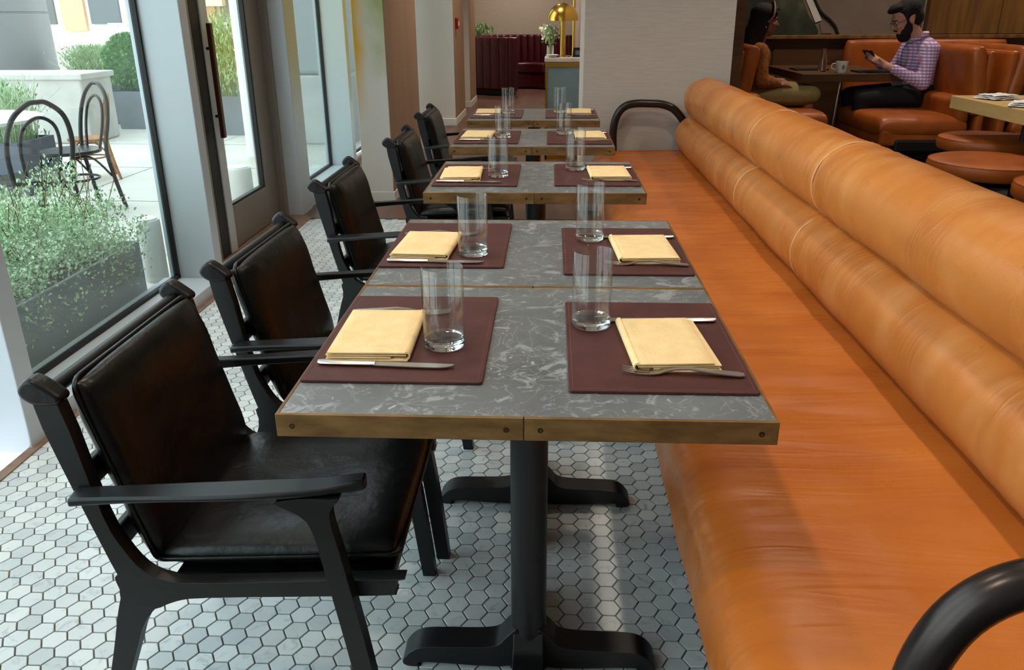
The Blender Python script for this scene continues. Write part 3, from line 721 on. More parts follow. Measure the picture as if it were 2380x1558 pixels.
# cafe table and bentwood chairs
ct = empty('cafe_table', (-3.72, 5.02, G0), 'round white cafe table on the terrace', 'table')
MB().lathe([(.48, .725), (.5, .73), (.5, .745), (.49, .75)], 48).build('table_top', 'fence_white', ct, 40)
MB().tube([(0, 0, .02), (0, 0, .73)], .03, 16).build('column', 'bentwood', ct, 60)
MB().lathe([(.24, 0), (.24, .015), (.06, .03)], 32).build('base', 'bentwood', ct, 40)
def bent_chair(loc, rz, label, mat_='bentwood', seat='bentwood', sc=1.0):
    e = empty('bentwood_chair', loc, label, 'chair', None, rz); e.scale = (sc, sc, sc)
    # seat faces +x; back hoop at x = -.19
    MB().lathe([(.0, .452), (.17, .452), (.2, .447), (.205, .435), (.2, .425), (.0, .425)], 36).build('seat', seat, e, 50)
    hoop = crom([(-.235, -.19, 0), (-.19, -.175, .25), (-.17, -.175, .45), (-.21, -.19, .65), (-.245, -.15, .80), (-.262, -.06, .88), (-.265, 0, .89), (-.262, .06, .88), (-.245, .15, .80), (-.21, .19, .65), (-.17, .175, .45), (-.19, .175, .25), (-.235, .19, 0)], 6)
    MB().tube(hoop, .0145, 10).build('back_hoop', mat_, e, 60)
    inner = crom([(-.165, -.09, .44), (-.205, -.115, .62), (-.235, -.09, .75), (-.25, 0, .805), (-.235, .09, .75), (-.205, .115, .62), (-.165, .09, .44)], 6)
    MB().tube(inner, .0105, 8).build('inner_hoop', mat_, e, 60)
    for s in (-1, 1): MB().tube(crom([(.15, s*.13, .43), (.175, s*.15, .25), (.215, s*.175, 0)], 5), [.016]*6+[.012]*5, 10).build('leg', mat_, e, 60)
    MB().tube([(.155*math.cos(a), .155*math.sin(a), .24) for a in [k*2*math.pi/28 for k in range(28)]], .009, 8, closed=True).build('leg_ring', mat_, e, 60)
    for s in (-1, 1): MB().tube(crom([(.185, s*.155, .2), (.1, s*.13, .37), (-.05, s*.16, .4), (-.178, s*.172, .25)], 5), .008, 8).build('brace', mat_, e, 60)
    return e
bent_chair((-3.12, 4.72, G0), R(150), 'black bentwood chair with its hooped back turned to the window')
bent_chair((-3.45, 5.76, G0), R(236), 'black bentwood chair standing sideways by the planter of grasses')
bent_chair((-4.02, 7.0, G0), R(215), 'natural rattan bistro chair behind the black bentwood ones', 'rattan', 'rattan', .8)
# dark planter of grasses behind the chairs
planter('planter', (-5.45, 6.48, G0), 2.6, 2.6, .5, .5, .42, 'planter_dark', 'low charcoal planter of grasses behind the cafe table')
gs = empty('ornamental_grass', (-5.45, 6.48, G0+.36), 'feathery grasses in the low charcoal planter', 'plant')
def gb(xr, yr, h, spread):
    def f():
        a = Vector((random.uniform(-xr, xr), random.uniform(-yr, yr), 0)); d = Vector((random.gauss(0, spread), random.gauss(0, spread), 0)); hh = h*random.uniform(.6, 1.1)
        return [a, a+d*.35+Vector((0, 0, hh*.6)), a+d+Vector((0, 0, hh))]
    return f
stems(2200, gb(1.22, .2, .5, .1), .003, 'leaf_grey', gs, 'blades')
leaves(6000, lambda: ((random.uniform(-1.22, 1.24), random.gauss(0, .16), random.triangular(0, .5, .1)), (0, 0, 1)), .05, 'leaf_mid', 'foliage', gs, .3)
# far planters: clipped ball, grasses
planter('planter', (-5.28, 10.5, G0), .36, .5, .36, .5, .465, 'planter', 'tapered grey planter under the clipped box ball')
bb = empty('box_ball', (-5.28, 10.5, .44), 'clipped round boxwood ball in a tapered planter', 'shrub')
MB().tube([(0, 0, 0), (0, 0, .2)], .03, 8).build('stem', 'twig', bb)
def ballp():
    d = Vector((random.gauss(0, 1), random.gauss(0, 1), random.gauss(0, 1))).normalized(); r = .31*random.uniform(.86, 1.02)
    return Vector((0, 0, .34))+Vector((d.x*r, d.y*r, d.z*r*1.08)), d
leaves(5500, ballp, .045, 'leaf_box', 'foliage', bb, .6, .1)
MB().lathe([(0, .06), (.2, .14), (.265, .34), (.2, .55), (0, .62)], 20).build('core', 'leaf_box', bb, 60)
planter('planter', (-5.98, 11.0, G0), .6, .64, .6, .64, .5, 'planter_dark', 'square charcoal planter of feathery grass beside the box ball', R(28))
gs = empty('ornamental_grass', (-5.98, 11.0, .44), 'tall feathery grass in the square charcoal planter', 'plant')
stems(1100, gb(.25, .25, .5, .12), .004, 'leaf_grey', gs, 'blades'); leaves(2600, lambda: ((random.gauss(0, .17), random.gauss(0, .17), random.uniform(0, .5)), (0, 0, 1)), .06, 'leaf_mid', 'foliage', gs, .25)
# low stone wall and clad pillar
sw = MB().box(-10, -5.15, 9.05, 9.7, G0, .70).build('stone_bench', 'stone_white', None, bevel=.03, seg=3); tag(sw, 'long pale stone bench wall behind the grasses', 'bench')
MB().box(-10, -5.12, 9.02, 9.73, .68, .745).build('coping', 'stone_white', sw, bevel=.012)
pl = MB().lathe([(1.0, 0), (1.0, 1.375), (.985, 1.38), (.985, 1.395), (1.0, 1.40), (1.0, 4.2)], 64).build('clad_pillar', 'pillar', None, 30); pl.location = (-7.64, 10.93, G0); tag(pl, 'broad round grey clad pillar with a shadow joint, behind the stone bench', 'pillar')
# what the door and side light look out on
wp = MB().tube([(-3.0, 8.3, G0), (-3.0, 8.3, 3.4)], .11, 24).build('reflection_post', 'fence_white', None, 60); tag(wp, 'slender white post standing in for a reflection in the door glass', 'post')  # solid pole in place of a pale reflection in the door glass
planter('planter', (-3.72, 10.0, G0), .9, .9, .5, .5, .45, 'planter_dark', 'charcoal planter of leafy plants outside the door')
gs = empty('leafy_plants', (-3.72, 10.0, .4), 'leafy green plants in the planter outside the door', 'plant')
leaves(4200, lambda: ((random.uniform(-.42, .42), random.gauss(0, .18), random.triangular(0, 1.0, .25)), (0, 0, 1)), .07, 'leaf_mid', 'foliage', gs, .35)
stems(300, gb(.4, .15, .9, .12), .004, 'leaf_mid', gs, 'stalks')
gp = MB().box(-2.95, -2.25, 9.1, 9.9, .72, 4.0).build('terrace_column', 'pillar', None, bevel=.05, seg=3); tag(gp, 'grey terrace column on a pale base beyond the side light', 'column')
MB().box(-3.0, -2.2, 9.05, 9.95, G0, .72).build('base', 'stone_white', gp, bevel=.02)
# white picket fence and far buildings
fn = empty('picket_fence', (-5.6, 14.5, G0), 'white picket fence across the terrace', 'fence')
for k in range(26): MB().box(-1.9+.16*k, -1.82+.16*k, -.012, .012, .05, 1.2).build('picket', 'fence_white', fn)
for z in (.3, 1.0, 1.2): MB().box(-2, 2.3, .012, .04, z-.03, z+.03).build('rail', 'fence_white', fn)
def facade(name, x0, x1, y, h, mat_, label):
    e = MB().box(x0, x1, y, y+5, G0, h).build(name, mat_, None); tag(e, label, 'building'); return e
fa = facade('far_building', -27, -7.5, 27, 9, 'far_white', 'sunlit pale building with brick piers across the street')
for k in range(9):
    x = -26+2.1*k; MB().box(x, x+.75, 26.85, 27, .9, 9).build('brick_pier', 'brick_far', fa)
    MB().box(x+.9, x+1.85, 26.9, 27, 1.1, 3.6).build('window', 'far_dark', fa)
MB().box(-13.2, -10.2, 26.6, 27, 1.6, 6).build('panel', 'far_beige', fa)
lw = MB().box(-24, -6, 20, 20.4, G0, .62).build('street_wall', 'far_white', None); tag(lw, 'low white wall along the street', 'wall')
fb = facade('far_building', -7, -3.2, 24, 8, 'far_beige', 'grey shop front with dark windows seen through the door')
for k in range(3): MB().box(-6.7+1.2*k, -5.75+1.2*k, 23.9, 24, 1.7, 3.4).build('window', 'far_dark', fb)

# ------------------------------------------------------------------ end of the corridor
# console with lamp, vase, card holder
CY = 8.0
cs = empty('console', (.09, CY+.2, 0), 'narrow console with marble top, brass frame and grey blue panel', 'console')
MB().box(-.16, .33, -.19, .19, .905, .945).build('marble_top', 'marble', cs, bevel=.006)
MB().box(-.148, .32, -.178, .178, .03, .86).build('body', 'blue_glass', cs)
g = MB().box(-.152, .325, -.182, .182, .86, .905)
for x in (-.152, .2): g.box(x, x+(.02 if x < 0 else .045), -.184, -.17, 0, .87)
g.box(-.152, .325, -.184, -.17, 0, .05); g.build('frame', 'brass', cs, bevel=.002)
lp = empty('table_lamp', (.098, CY+.16, .945), 'polished brass dome table lamp on the console', 'lamp')
MB().lathe([(.085, 0), (.085, .008), (.07, .012)], 32).build('base', 'brass', lp, 40)
MB().tube([(0, 0, .01), (0, 0, .40)], .025, 20).build('stem', 'brass', lp, 60)
dome = [(.148*math.cos(R(a)), .325+.15*math.sin(R(a))) for a in range(0, 91, 9)]
MB().lathe(dome+[(r*.97, z-.004) for r, z in dome[::-1]], 40).build('dome_shade', 'brass', lp, 50)
MB().lathe([(.0, .475), (.008, .478), (.008, .488), (0, .492)], 12).build('finial', 'brass', lp, 60)
vs = empty('flower_vase', (-.02, CY+.22, .945), 'glass vase of pale flowers beside the brass lamp', 'vase')
MB().lathe([(0, 0), (.03, 0), (.035, .01), (.033, .1), (.03, .1), (.031, .012), (0, .01)], 24).build('vase', 'glass', vs, 40)
stems(14, lambda: [Vector((random.gauss(0, .008), random.gauss(0, .008), .02)), Vector((random.gauss(0, .03), random.gauss(0, .03), .22))], .002, 'leaf_mid', vs, 'stalks')
leaves(160, lambda: ((random.gauss(0, .035), random.gauss(0, .03), random.uniform(.1, .26)), (0, 0, 1)), .03, 'leaf_mid', 'foliage', vs, .5)
leaves(120, lambda: ((random.gauss(-.01, .035), random.gauss(0, .03), random.uniform(.15, .27)), (0, 0, 1)), .03, 'petal', 'petals', vs, .9)
dh = MB().prism([(-.045, 0), (.05, 0), (.042, .085), (-.035, .085)], 'y', -.02, .02).build('desk_clock', 'black_plastic', None, bevel=.004); dh.location = (.235, CY+.1, .945); tag(dh, 'small black desk set beside the lamp foot', 'holder')
MB().box(-.02, .03, -.022, -.02, .02, .06).build('face', 'far_dark', dh)
bowl = MB().lathe([(0, 0), (.03, 0), (.06, .025), (.056, .026), (.028, .005), (0, .005)], 28).build('dish', 'white_ceramic', None, 50); bowl.location = (.0, CY+.065, .945); tag(bowl, 'shallow white dish in front of the vase', 'dish')
rod = empty('floor_lamp', (.22, 9.0, 0), 'slim brass standing pole behind the console', 'lamp')
MB().tube([(0, 0, .02), (0, 0, 2.2)], .015, 14).build('pole', 'brass', rod, 60); MB().lathe([(.12, 0), (.12, .015), (.02, .025)], 28).build('base', 'brass', rod, 40)
MB().lathe([(.02, 2.2), (.16, 2.12), (.155, 2.1), (.02, 2.18)], 28).build('shade', 'brass', rod, 40)
# burgundy channel-tufted booth
bo = empty('curved_booth', (-.55, 15.6, 0), 'curved burgundy leather booth with vertical channel tufting', 'sofa')
def channel(name, cx, cy, r, a0, a1, z0, z1, n, mat_, out, rr):
    for k in range(n):
        a = R(a0+(a1-a0)*(k+.5)/n); w = r*R(abs(a1-a0))/n/2*1.02
        p = Vector((cx+r*math.cos(a), cy+r*math.sin(a), 0)); t_ = Vector((-math.sin(a), math.cos(a), 0)); nn = Vector((math.cos(a), math.sin(a), 0))*out
        v = []; pr_ = [(w*math.cos(R(q)), rr*math.sin(R(q))) for q in range(0, 181, 30)]
        for z, s_ in ((z0, 1), (z1-.04, 1), (z1-.012, .85), (z1, .5)):
            v += [p+t_*u+nn*h_*s_+Vector((0, 0, z)) for u, h_ in pr_]
        m_ = len(pr_); MB().add(v, [(i*m_+j, i*m_+j+1, (i+1)*m_+j+1, (i+1)*m_+j) for i in range(3) for j in range(m_-1)]+[tuple(range(m_-1, -1, -1)), tuple(3*m_+j for j in range(m_))]).build('channel', mat_, bo, 60)
# near wing (seen from outside) and far wing (seen from inside)
def arcwall(r, a0, a1, th, z0, z1, name, m_):
    pts = [((r)*math.cos(R(a0+(a1-a0)*k/24)), r*math.sin(R(a0+(a1-a0)*k/24))) for k in range(25)]+[((r-th)*math.cos(R(a0+(a1-a0)*k/24)), (r-th)*math.sin(R(a0+(a1-a0)*k/24))) for k in range(24, -1, -1)]
    MB().prism(pts, 'z', z0, z1).build(name, m_, bo, 40, bevel=.02)
arcwall(1.05, 25, 268, .12, .12, .96, 'back_shell', 'burgundy')
arcwall(1.0, 30, 262, .1, 0, .12, 'plinth', 'black_void')
channel('c', 0, 0, 1.05, 170, 268, .12, .955, 11, 'burgundy', 1, .03)
channel('c', 0, 0, .93, 28, 150, .48, .955, 15, 'burgundy', -1, .05)
arcwall(.92, 28, 262, .5, .3, .47, 'seat', 'burgundy')
arcwall(.88, 28, 262, .42, .02, .3, 'seat_base', 'burgundy')
pt = empty('potted_plant', (-1.42, 16.6, .0), 'leafy plant showing above the burgundy booth', 'plant')
MB().lathe([(.13, 0), (.15, .5), (.13, .5), (.12, .02)], 24).build('pot', 'planter', pt, 40)
stems(30, lambda: [Vector((random.gauss(0, .04), random.gauss(0, .04), .48)), Vector((random.gauss(0, .1), random.gauss(0, .1), .95))], .006, 'leaf_mid', pt)
leaves(260, lambda: ((random.gauss(.0, .12), random.gauss(0, .09), random.uniform(.85, 1.1)), (0, 0, 1)), .11, 'leaf_mid', 'foliage', pt, .35)
al = MB().box(-.02, .02, -.05, .05, -.065, .065).build('fire_alarm', 'red', None, bevel=.008); al.location = (-1.198, 10.85, 1.22); tag(al, 'red fire alarm box on the side of a white pier', 'alarm')
MB().box(.02, .026, -.03, .03, -.03, .02).build('pull_bar', 'fence_white', al)
tc = empty('tub_chair', (-1.52, 8.05, 0), 'cream tub chair with black cushion half hidden by the pier', 'chair', None, R(200))
def tubfn(u, v):
    a = R(-110+220*u); r = .30+.03*math.sin(v*math.pi); return (r*math.cos(a), r*math.sin(a), .1+.56*v*(1-.35*abs(u-.5)*2))
MB().grid(tubfn, 30, 10).build('shell', 'white_ceramic', tc, 60).modifiers.new('t', 'SOLIDIFY').thickness = .05
MB().lathe([(0, .1), (.27, .1), (.28, .36), (.24, .4), (0, .41)], 30).build('seat', 'white_ceramic', tc, 40)
for k in range(4): MB().tube([(.2*math.cos(R(45+90*k)), .2*math.sin(R(45+90*k)), .12), (.23*math.cos(R(45+90*k)), .23*math.sin(R(45+90*k)), 0)], .015, 8).build('leg', 'black_wood', tc)
cu = pillow(.34, .34, .12, 14, 6).xf(Matrix.Translation((-1.42, 8.0, .66)) @ Matrix.Rotation(R(35), 4, 'Y') @ Matrix.Rotation(R(45), 4, 'X') @ Matrix.Rotation(R(90), 4, 'Y')).build('cushion', 'black_leather', None, 60); tag(cu, 'black cushion standing on the cream tub chair', 'cushion')

# ------------------------------------------------------------------ booth area behind the banquette
DZ = .1; WY = 8.4
struct('wall_booth', MB().box(1.2, 7.5, WY, WY+.2, 0, TOP), 'taupe', label='taupe painted wall of the booth area')
struct('wall_booth_side', MB().box(1.205, 1.35, 6.15, WY, 0, TOP), 'walnut')
wn = MB().box(1.35, 7.5, WY-.03, WY, DZ, 1.09).build('wainscot', 'walnut', None); wn['kind'] = 'structure'
for k in range(8): MB().box(1.36+.76*k, 2.1+.76*k, WY-.04, WY-.03, DZ+.1, 1.05).build('panel', 'walnut', wn, bevel=.004)
lg = MB().box(1.35, 7.5, WY-.09, WY, 1.09, 1.125).build('trim_16', 'oak', None, bevel=.005); lg['kind'] = 'structure'; lg['label'] = 'oak ledge along the booth wall'
ok = struct('wall_oak', MB().box(3.52, 7.5, WY-.035, WY, 1.125, TOP), 'oak', label='oak veneer panelling above the ledge')
for k in range(6): MB().box(3.525+.66*k, 4.18+.66*k, WY-.045, WY-.035, 1.13, TOP).build('panel', 'oak', ok, bevel=.002)
mu = MB().box(1.36, 3.5, WY-.02, WY-.002, 1.125, 2.6).build('mural', 'taupe', None); tag(mu, 'large taupe and dark green mural above the booth ledge', 'mural')
blot = crom2([(1.37, 1.126), (1.8, 1.128), (2.3, 1.128), (2.52, 1.13), (2.49, 1.22), (2.42, 1.3), (2.36, 1.42), (2.2, 1.7), (2.0, 2.1), (1.37, 2.3)], 5, True)
MB().prism([(min(max(x, 1.37), 2.6), max(z, 1.127)) for x, z in blot], 'y', WY-.024, WY-.02).build('dark_foliage', 'mural', mu)
MB().prism([(3.3, 1.127), (3.48, 1.127), (3.48, 2.5), (3.36, 2.5)], 'y', WY-.024, WY-.02).build('dark_foliage', 'mural', mu)
MB().prism([(2.37, 1.45), (2.44, 1.45), (2.545, 1.255), (2.49, 1.235)], 'y', WY-.028, WY-.024).build('pale_strip', 'stone_white', mu)
MB().prism([(2.53, 1.235), (2.58, 1.22), (2.66, 1.14), (2.56, 1.14)], 'y', WY-.027, WY-.024).build('pale_strip', 'taupe', mu)
br = crom([(2.30, 0, 1.75), (2.40, 0, 1.55), (2.462, 0, 1.43), (2.53, 0, 1.33), (2.62, 0, 1.26), (2.68, 0, 1.2), (2.715, 0, 1.13)], 5)
MB().tube([(p.x, WY-.026, p.z) for p in br], .014, 8).build('branch', 'mural_line', mu, 60)
# booth table
def slab_table(x0, x1, y0, y1, z, th, mat_, label, lx, ly, tilt=0, base=DZ):
    e = empty('booth_table', ((x0+x1)/2, (y0+y1)/2, base), label, 'table'); cx, cy = (x0+x1)/2, (y0+y1)/2
    MB().box(x0-cx, x1-cx, y0-cy, y1-cy, z-th-base, z-base).build('table_top', mat_, e, bevel=.004)
    MB().tube([(lx-cx+tilt, ly-cy, .01), (lx-cx, ly-cy, z-th-base)], .019, 14).build('column', 'steel' if tilt else 'black_iron', e, 60)
    MB().lathe([(.23, 0), (.23, .012), (.04, .025)], 30, (lx-cx+tilt, ly-cy, 0)).build('base', 'black_iron', e, 40)
    return e
slab_table(2.0, 2.79, 6.9, 8.1, .868, .062, 'walnut', 'walnut booth table between the two seated people', 2.41, 7.2, -.04)
slab_table(2.44, 3.3, 4.2, 5.27, .85, .075, 'pale_oak', 'pale oak table among the round leather stools', 2.72, 4.9)
slab_table(4.55, 5.4, 6.6, 8.1, .868, .06, 'pale_oak', 'oak table beyond the back to back booths', 4.9, 7.2)
# booth seats
def booth_seat(label, loc, flip, w=1.0):
    e = empty('leather_booth', loc, label, 'bench', None, math.pi if flip else 0)
    # occupant faces -x; back stands at +x
    mb = pillow(.66, w, .17, 22, 10, .3).xf(Matrix.Translation((-.1, 0, .42))); mb.build('seat_cushion', 'tan_leather', e, 60)
    MB().box(-.41, .2, -w/2+.01, w/2-.01, .28, .42).build('seat_skirt', 'tan_leather', e, bevel=.03, seg=3)
    MB().box(-.3, .14, -w/2-.004, -w/2+.1, .24, .34).box(-.33, .25, -w/2+.05, w/2-.05, .06, .28).build('plinth', 'black_void', e, bevel=.02)
    for x in (-.36, .22):
        for y in (-w/2+.05, w/2-.05): MB().tube([(x, y, .28), (x, y, 0)], .012, 10).build('leg', 'black_iron', e)
    mb = pillow(.5, w, .13, 22, 12, .3).xf(Matrix.Translation((.24, 0, .75)) @ Matrix.Rotation(R(-99), 4, 'Y')); mb.build('back_cushion', 'tan_leather', e, 60)
    mb = pillow(.2, w-.03, .13, 18, 8, .35).xf(Matrix.Translation((.17, 0, .54)) @ Matrix.Rotation(R(-97), 4, 'Y')); mb.build('lumbar_cushion', 'tan_leather', e, 60)
    MB().box(.27, .33, -w/2+.02, w/2-.02, .28, .96).build('back_panel', 'tan_leather', e, bevel=.02)
    return e
booth_seat('tan leather booth seat under the man in the plaid shirt', (2.86, 6.86, DZ), False, 1.15)
booth_seat('tan leather booth seat standing back to back with the one the man uses', (3.62, 6.86, DZ), True, 1.15)
booth_seat('tan leather booth seat under the woman in mustard', (1.74, 7.0, DZ), True, .8)
wb = empty('wall_bench', (3.5, 8.2, DZ), 'tan leather bench back along the booth wall behind the man', 'bench')
pillow(.5, 1.5, .12, 20, 12, .3).xf(Matrix.Translation((0, .06, .74)) @ Matrix.Rotation(R(90), 4, 'Z') @ Matrix.Rotation(R(90), 4, 'Y')).build('back_cushion', 'tan_leather', wb, 60)
MB().box(-.75, .75, -.35, .1, .0, .4).build('seat_base', 'black_void', wb); pillow(.5, 1.5, .12, 16, 10, .3).xf(Matrix.Translation((0, -.13, .44)) @ Matrix.Rotation(R(90), 4, 'Z')).build('seat_cushion', 'tan_leather', wb, 60)
# round stools
st = empty('round_stool', (2.235, 4.28, DZ), 'x', 'stool', 'round leather stools')
MB().lathe([(0, .53), (.2, .531), (.262, .527), (.286, .516), (.292, .498), (.29, .462), (.282, .452), (0, .452)], 48).build('seat_cushion', 'tan_leather', st, 40)
MB().tube([(.284*math.cos(k*R(6)), .284*math.sin(k*R(6)), .517) for k in range(60)], .0035, 6, closed=True).build('piping', 'tan_leather', st, 60)
MB().lathe([(.22, .42), (.24, .452), (.0, .452)], 32).build('pan', 'black_iron', st, 40)
MB().tube([(0, 0, .02), (0, 0, .43)], .03, 16).build('column', 'black_iron', st, 60)
MB().lathe([(.21, 0), (.21, .012), (.05, .03)], 32).build('base', 'black_iron', st, 40)
st['label'] = 'round tan leather stool in front of the pale oak table leg'
copy_tree(st, (2.64, 5.1, DZ), label='round tan leather stool tucked beneath the pale oak table')
copy_tree(st, (2.34, 3.63, DZ), label='round tan leather stool standing apart from the oak table leg')
# things on the booth tables
gl_ = copy_tree(gl0); del gl_['group']; gl_.location = (2.69, 4.8, .85); gl_.scale = (1.05, 1.05, .95); tag(gl_, 'tumbler among white napkins on the pale oak table', 'glass')
for i, (x, y, rz, lb) in enumerate(((2.59, 5.02, 20, 'crumpled white paper napkin behind the tumbler on the oak table'), (2.55, 4.6, -30, 'folded white paper napkin at the edge of the oak table'))):
    mb = MB()
    for k in range(3):
        def fnp(u, v, k=k): return ((u-.5)*(.2-.02*k), (v-.5)*(.16-.015*k), .004+.009*k+.006*(1+noise.noise(Vector((u*5+i*9, v*5, k)))))
        mb.grid(fnp, 10, 10)
    o = mb.build('paper_napkin', 'white_cloth', None, 60); o.modifiers.new('t', 'SOLIDIFY').thickness = .003; o.location = (x, y, .85); o.rotation_euler = (0, 0, R(rz)); tag(o, lb, 'napkin')
mug = empty('mug', (2.345, 7.03, .868), 'white mug with a small grey print on the walnut table', 'mug')
MB().lathe([(0, 0), (.036, 0), (.04, .006), (.05, .088), (.046, .088), (.037, .01), (0, .008)], 32).build('cup', 'white_ceramic', mug, 40)
MB().tube(crom([(-.044, .01, .07), (-.07, .02, .066), (-.073, .022, .035), (-.042, .01, .025)], 5), .005, 8).build('handle', 'white_ceramic', mug, 60)
MB().prism(crom2([(-.009, .03), (-.012, .05), (-.004, .066), (.006, .06), (.008, .04), (.002, .028)], 4, True), 'y', -.0465, -.042).build('print', 'mug_print', mug)
ml = MB().lathe([(0, 0), (.032, 0), (.034, .01), (.033, .085), (.02, .135), (.015, .165), (.018, .185), (.015, .185), (.012, .165), (.017, .134), (.03, .085), (.031, .012), (0, .01)], 32).build('water_bottle', 'glass', None, 50); ml.location = (2.23, 7.16, .868); tag(ml, 'clear glass carafe on the walnut table', 'bottle')
for x, y, lb in ((2.2, 7.42, 'dark slate menu board on the walnut table near the woman'), (2.62, 7.12, 'dark slate menu board under the hands of the man')):
    o = MB().box(-.14, .14, -.1, .1, 0, .012).build('menu_board', 'black_void', None, bevel=.003); o.location = (x, y, .868); tag(o, lb, 'board')

# ------------------------------------------------------------------ people
def capsule(mb, a, b, ra, rb, n=12):
    a, b = Vector(a), Vector(b); d = b-a; L = d.length or 1e-6; t_ = d/L; v = []; pts = []; rs = []
    for k in range(5): q = R(90-90*k/4.0); pts.append(a-t_*ra*math.sin(q)); rs.append(max(ra*math.cos(q), .0008))
    for k in range(5): q = R(90*k/4.0); pts.append(b+t_*rb*math.sin(q)); rs.append(max(rb*math.cos(q), .0008))
    mb.tube(pts, rs, n)
def ell(mb, c, r, rot=None, n=16):
    w = MB(); w.lathe([(max(.001, math.cos(R(-90+180*k/12))), math.sin(R(-90+180*k/12))) for k in range(13)], n)
    M_ = Matrix.Translation(c) @ (rot or Matrix.Identity(4)) @ Matrix.Diagonal((*r, 1)); w.xf(M_); mb.add(w.v, w.f)
def fuse(mb, name, mat_, parent, vox, smooth=4):
    o = mb.build(name, mat_, parent); md = o.modifiers.new('fuse', 'REMESH'); md.mode = 'VOXEL'; md.voxel_size = vox; md.use_smooth_shade = True
    if smooth: s_ = o.modifiers.new('soft', 'SMOOTH'); s_.factor = .5; s_.iterations = smooth
    return o
def hand(mb, wrist, palm, fdir, side, curl, thumb):
    """palm block and five unequal, bent fingers"""
    w, p, f, s_, c = map(Vector, (wrist, palm, fdir, side, curl)); f.normalize(); s_.normalize(); c.normalize()
    capsule(mb, w, p, .024, .03)
    for k in (-1, 0, 1): capsule(mb, w+(p-w)*.4+s_*k*.014, p+f*.022+s_*k*.024, .016, .014)
    for k, L in enumerate((.062, .074, .078, .068)):
        b_ = p+f*.026+s_*(-.033+.022*k); m1 = b_+(f*.72+c*.45)*L*.5; e_ = m1+(f*.25+c*.95)*L*.5
        capsule(mb, b_, m1, .0098, .009, 8); capsule(mb, m1, e_, .009, .0075, 8)
    t0 = w+(p-w)*.35+s_*(-.03); t1 = t0+Vector(thumb)*.045; capsule(mb, t0, t1, .013, .0105, 8); capsule(mb, t1, t1+(Vector(thumb)*.5+f*.8).normalized()*.032, .0105, .0085, 8)
def headshape(mb, c, fx, tilt, k=1.0):
    """skull, jaw, brow, nose, lips, ears; fx = +1 / -1 facing along x"""
    Rm = Matrix.Rotation(tilt*fx, 4, 'Y')
    def P(x, y, z): return Vector(c)+(Rm @ Vector((x*fx*k, y*k, z*k)))
    ell(mb, P(-.012, 0, .035), (.098*k, .075*k, .095*k), Rm); ell(mb, P(.03, 0, -.045), (.062*k, .058*k, .072*k), Rm); ell(mb, P(.045, 0, -.085), (.035*k, .036*k, .028*k), Rm)
    ell(mb, P(.072, 0, .028), (.018*k, .05*k, .014*k), Rm); capsule(mb, P(.083, 0, .012), P(.103, 0, -.022), .009*k, .014*k); 
    for s_ in (-1, 1):
        ell(mb, P(.062, s_*.036, -.02), (.026*k, .024*k, .022*k), Rm); ell(mb, P(-.012, s_*.077, -.005), (.019*k, .009*k, .032*k), Rm)
    ell(mb, P(.078, 0, -.054), (.014*k, .026*k, .009*k), Rm); ell(mb, P(.075, 0, -.068), (.013*k, .022*k, .009*k), Rm)
    return P, Rm
def eyes(P, Rm, fx, parent):
    for s_ in (-1, 1):
        w = MB(); ell(w, P(.077, s_*.031, .005), (.008, .011, .006), Rm, 10); e = w.build('eye', 'fence_white', parent, 60)
        w = MB(); ell(w, P(.083, s_*.031, .004), (.003, .0045, .0045), Rm, 8); w.build('iris', 'black_plastic', e, 60)
        w = MB(); capsule(w, P(.088, s_*.014, .026), P(.078, s_*.05, .028), .0045, .003, 6); w.build('eyebrow', 'hair_dark', parent, 60)
# man in a plaid shirt, looking down at a phone
man = empty('person', (2.9, 7.05, DZ), 'bearded man in a plaid shirt seated in the tan booth, looking at a phone', 'person'); OFF = Vector((2.9, 7.05, DZ))
def V(*p): return Vector(p)-OFF
b_ = MB(); hc = V(2.798, 7.04, 1.268); PH, RH = headshape(b_, hc, -1, R(24), 1.08)
capsule(b_, V(2.95, 7.06, 1.08), V(2.845, 7.05, 1.215), .062, .058)
capsule(b_, V(3.0, 7.06, .72), V(2.965, 7.06, 1.0), .12, .13); 
arms = [((2.965, 6.87, 1.045), (2.915, 6.80, .80), (2.66, 6.90, .925)), ((2.94, 7.25, 1.045), (2.87, 7.33, .85), (2.66, 7.17, .955))]
for a, e, w in arms: capsule(b_, V(*a), V(*e), .05, .04); capsule(b_, V(*e), V(*w), .04, .027)
hand(b_, V(2.66, 6.90, .925), V(2.59, 6.955, .968), (-.75, .35, .45), (.1, .55, .6), (-.1, .95, .1), (-.4, .1, .9))
hand(b_, V(2.66, 7.17, .955), V(2.595, 7.115, .985), (-.8, -.3, .4), (.1, -.5, .65), (-.15, -.95, .1), (-.5, 0, .85))
legs = [((2.97, 6.94, .70), (2.50, 6.93, .675), (2.54, 6.92, .19)), ((2.97, 7.17, .70), (2.50, 7.2, .675), (2.56, 7.2, .19))]
for h_, k_, a in legs: capsule(b_, V(*h_), V(*k_), .075, .055); capsule(b_, V(*k_), V(*a), .055, .04)
fuse(b_, 'body', 'skin_light', man, .006, 3)
w = MB(); capsule(w, V(2.995, 7.06, .74), V(2.985, 7.06, .86), .145, .14); capsule(w, V(2.985, 7.06, .86), V(2.965, 7.06, 1.0), .14, .15)
for a, e, wr in arms:
    capsule(w, V(2.955, 7.06, 1.07), V(*a), .07, .07); capsule(w, V(*a), V(*e), .068, .054); ee, ww = Vector(e), Vector(wr); capsule(w, ee-OFF, ee+(ww-ee)*.8-OFF, .054, .04)
    capsule(w, V(2.98, 7.06+.07*(1 if a[1] > 7.06 else -1), .8), V(a[0]+.005, a[1]+(.07 if a[1] < 7.06 else -.07), .98), .10, .10)
sh_ = fuse(w, 'shirt', 'shirt', man, .011, 5)
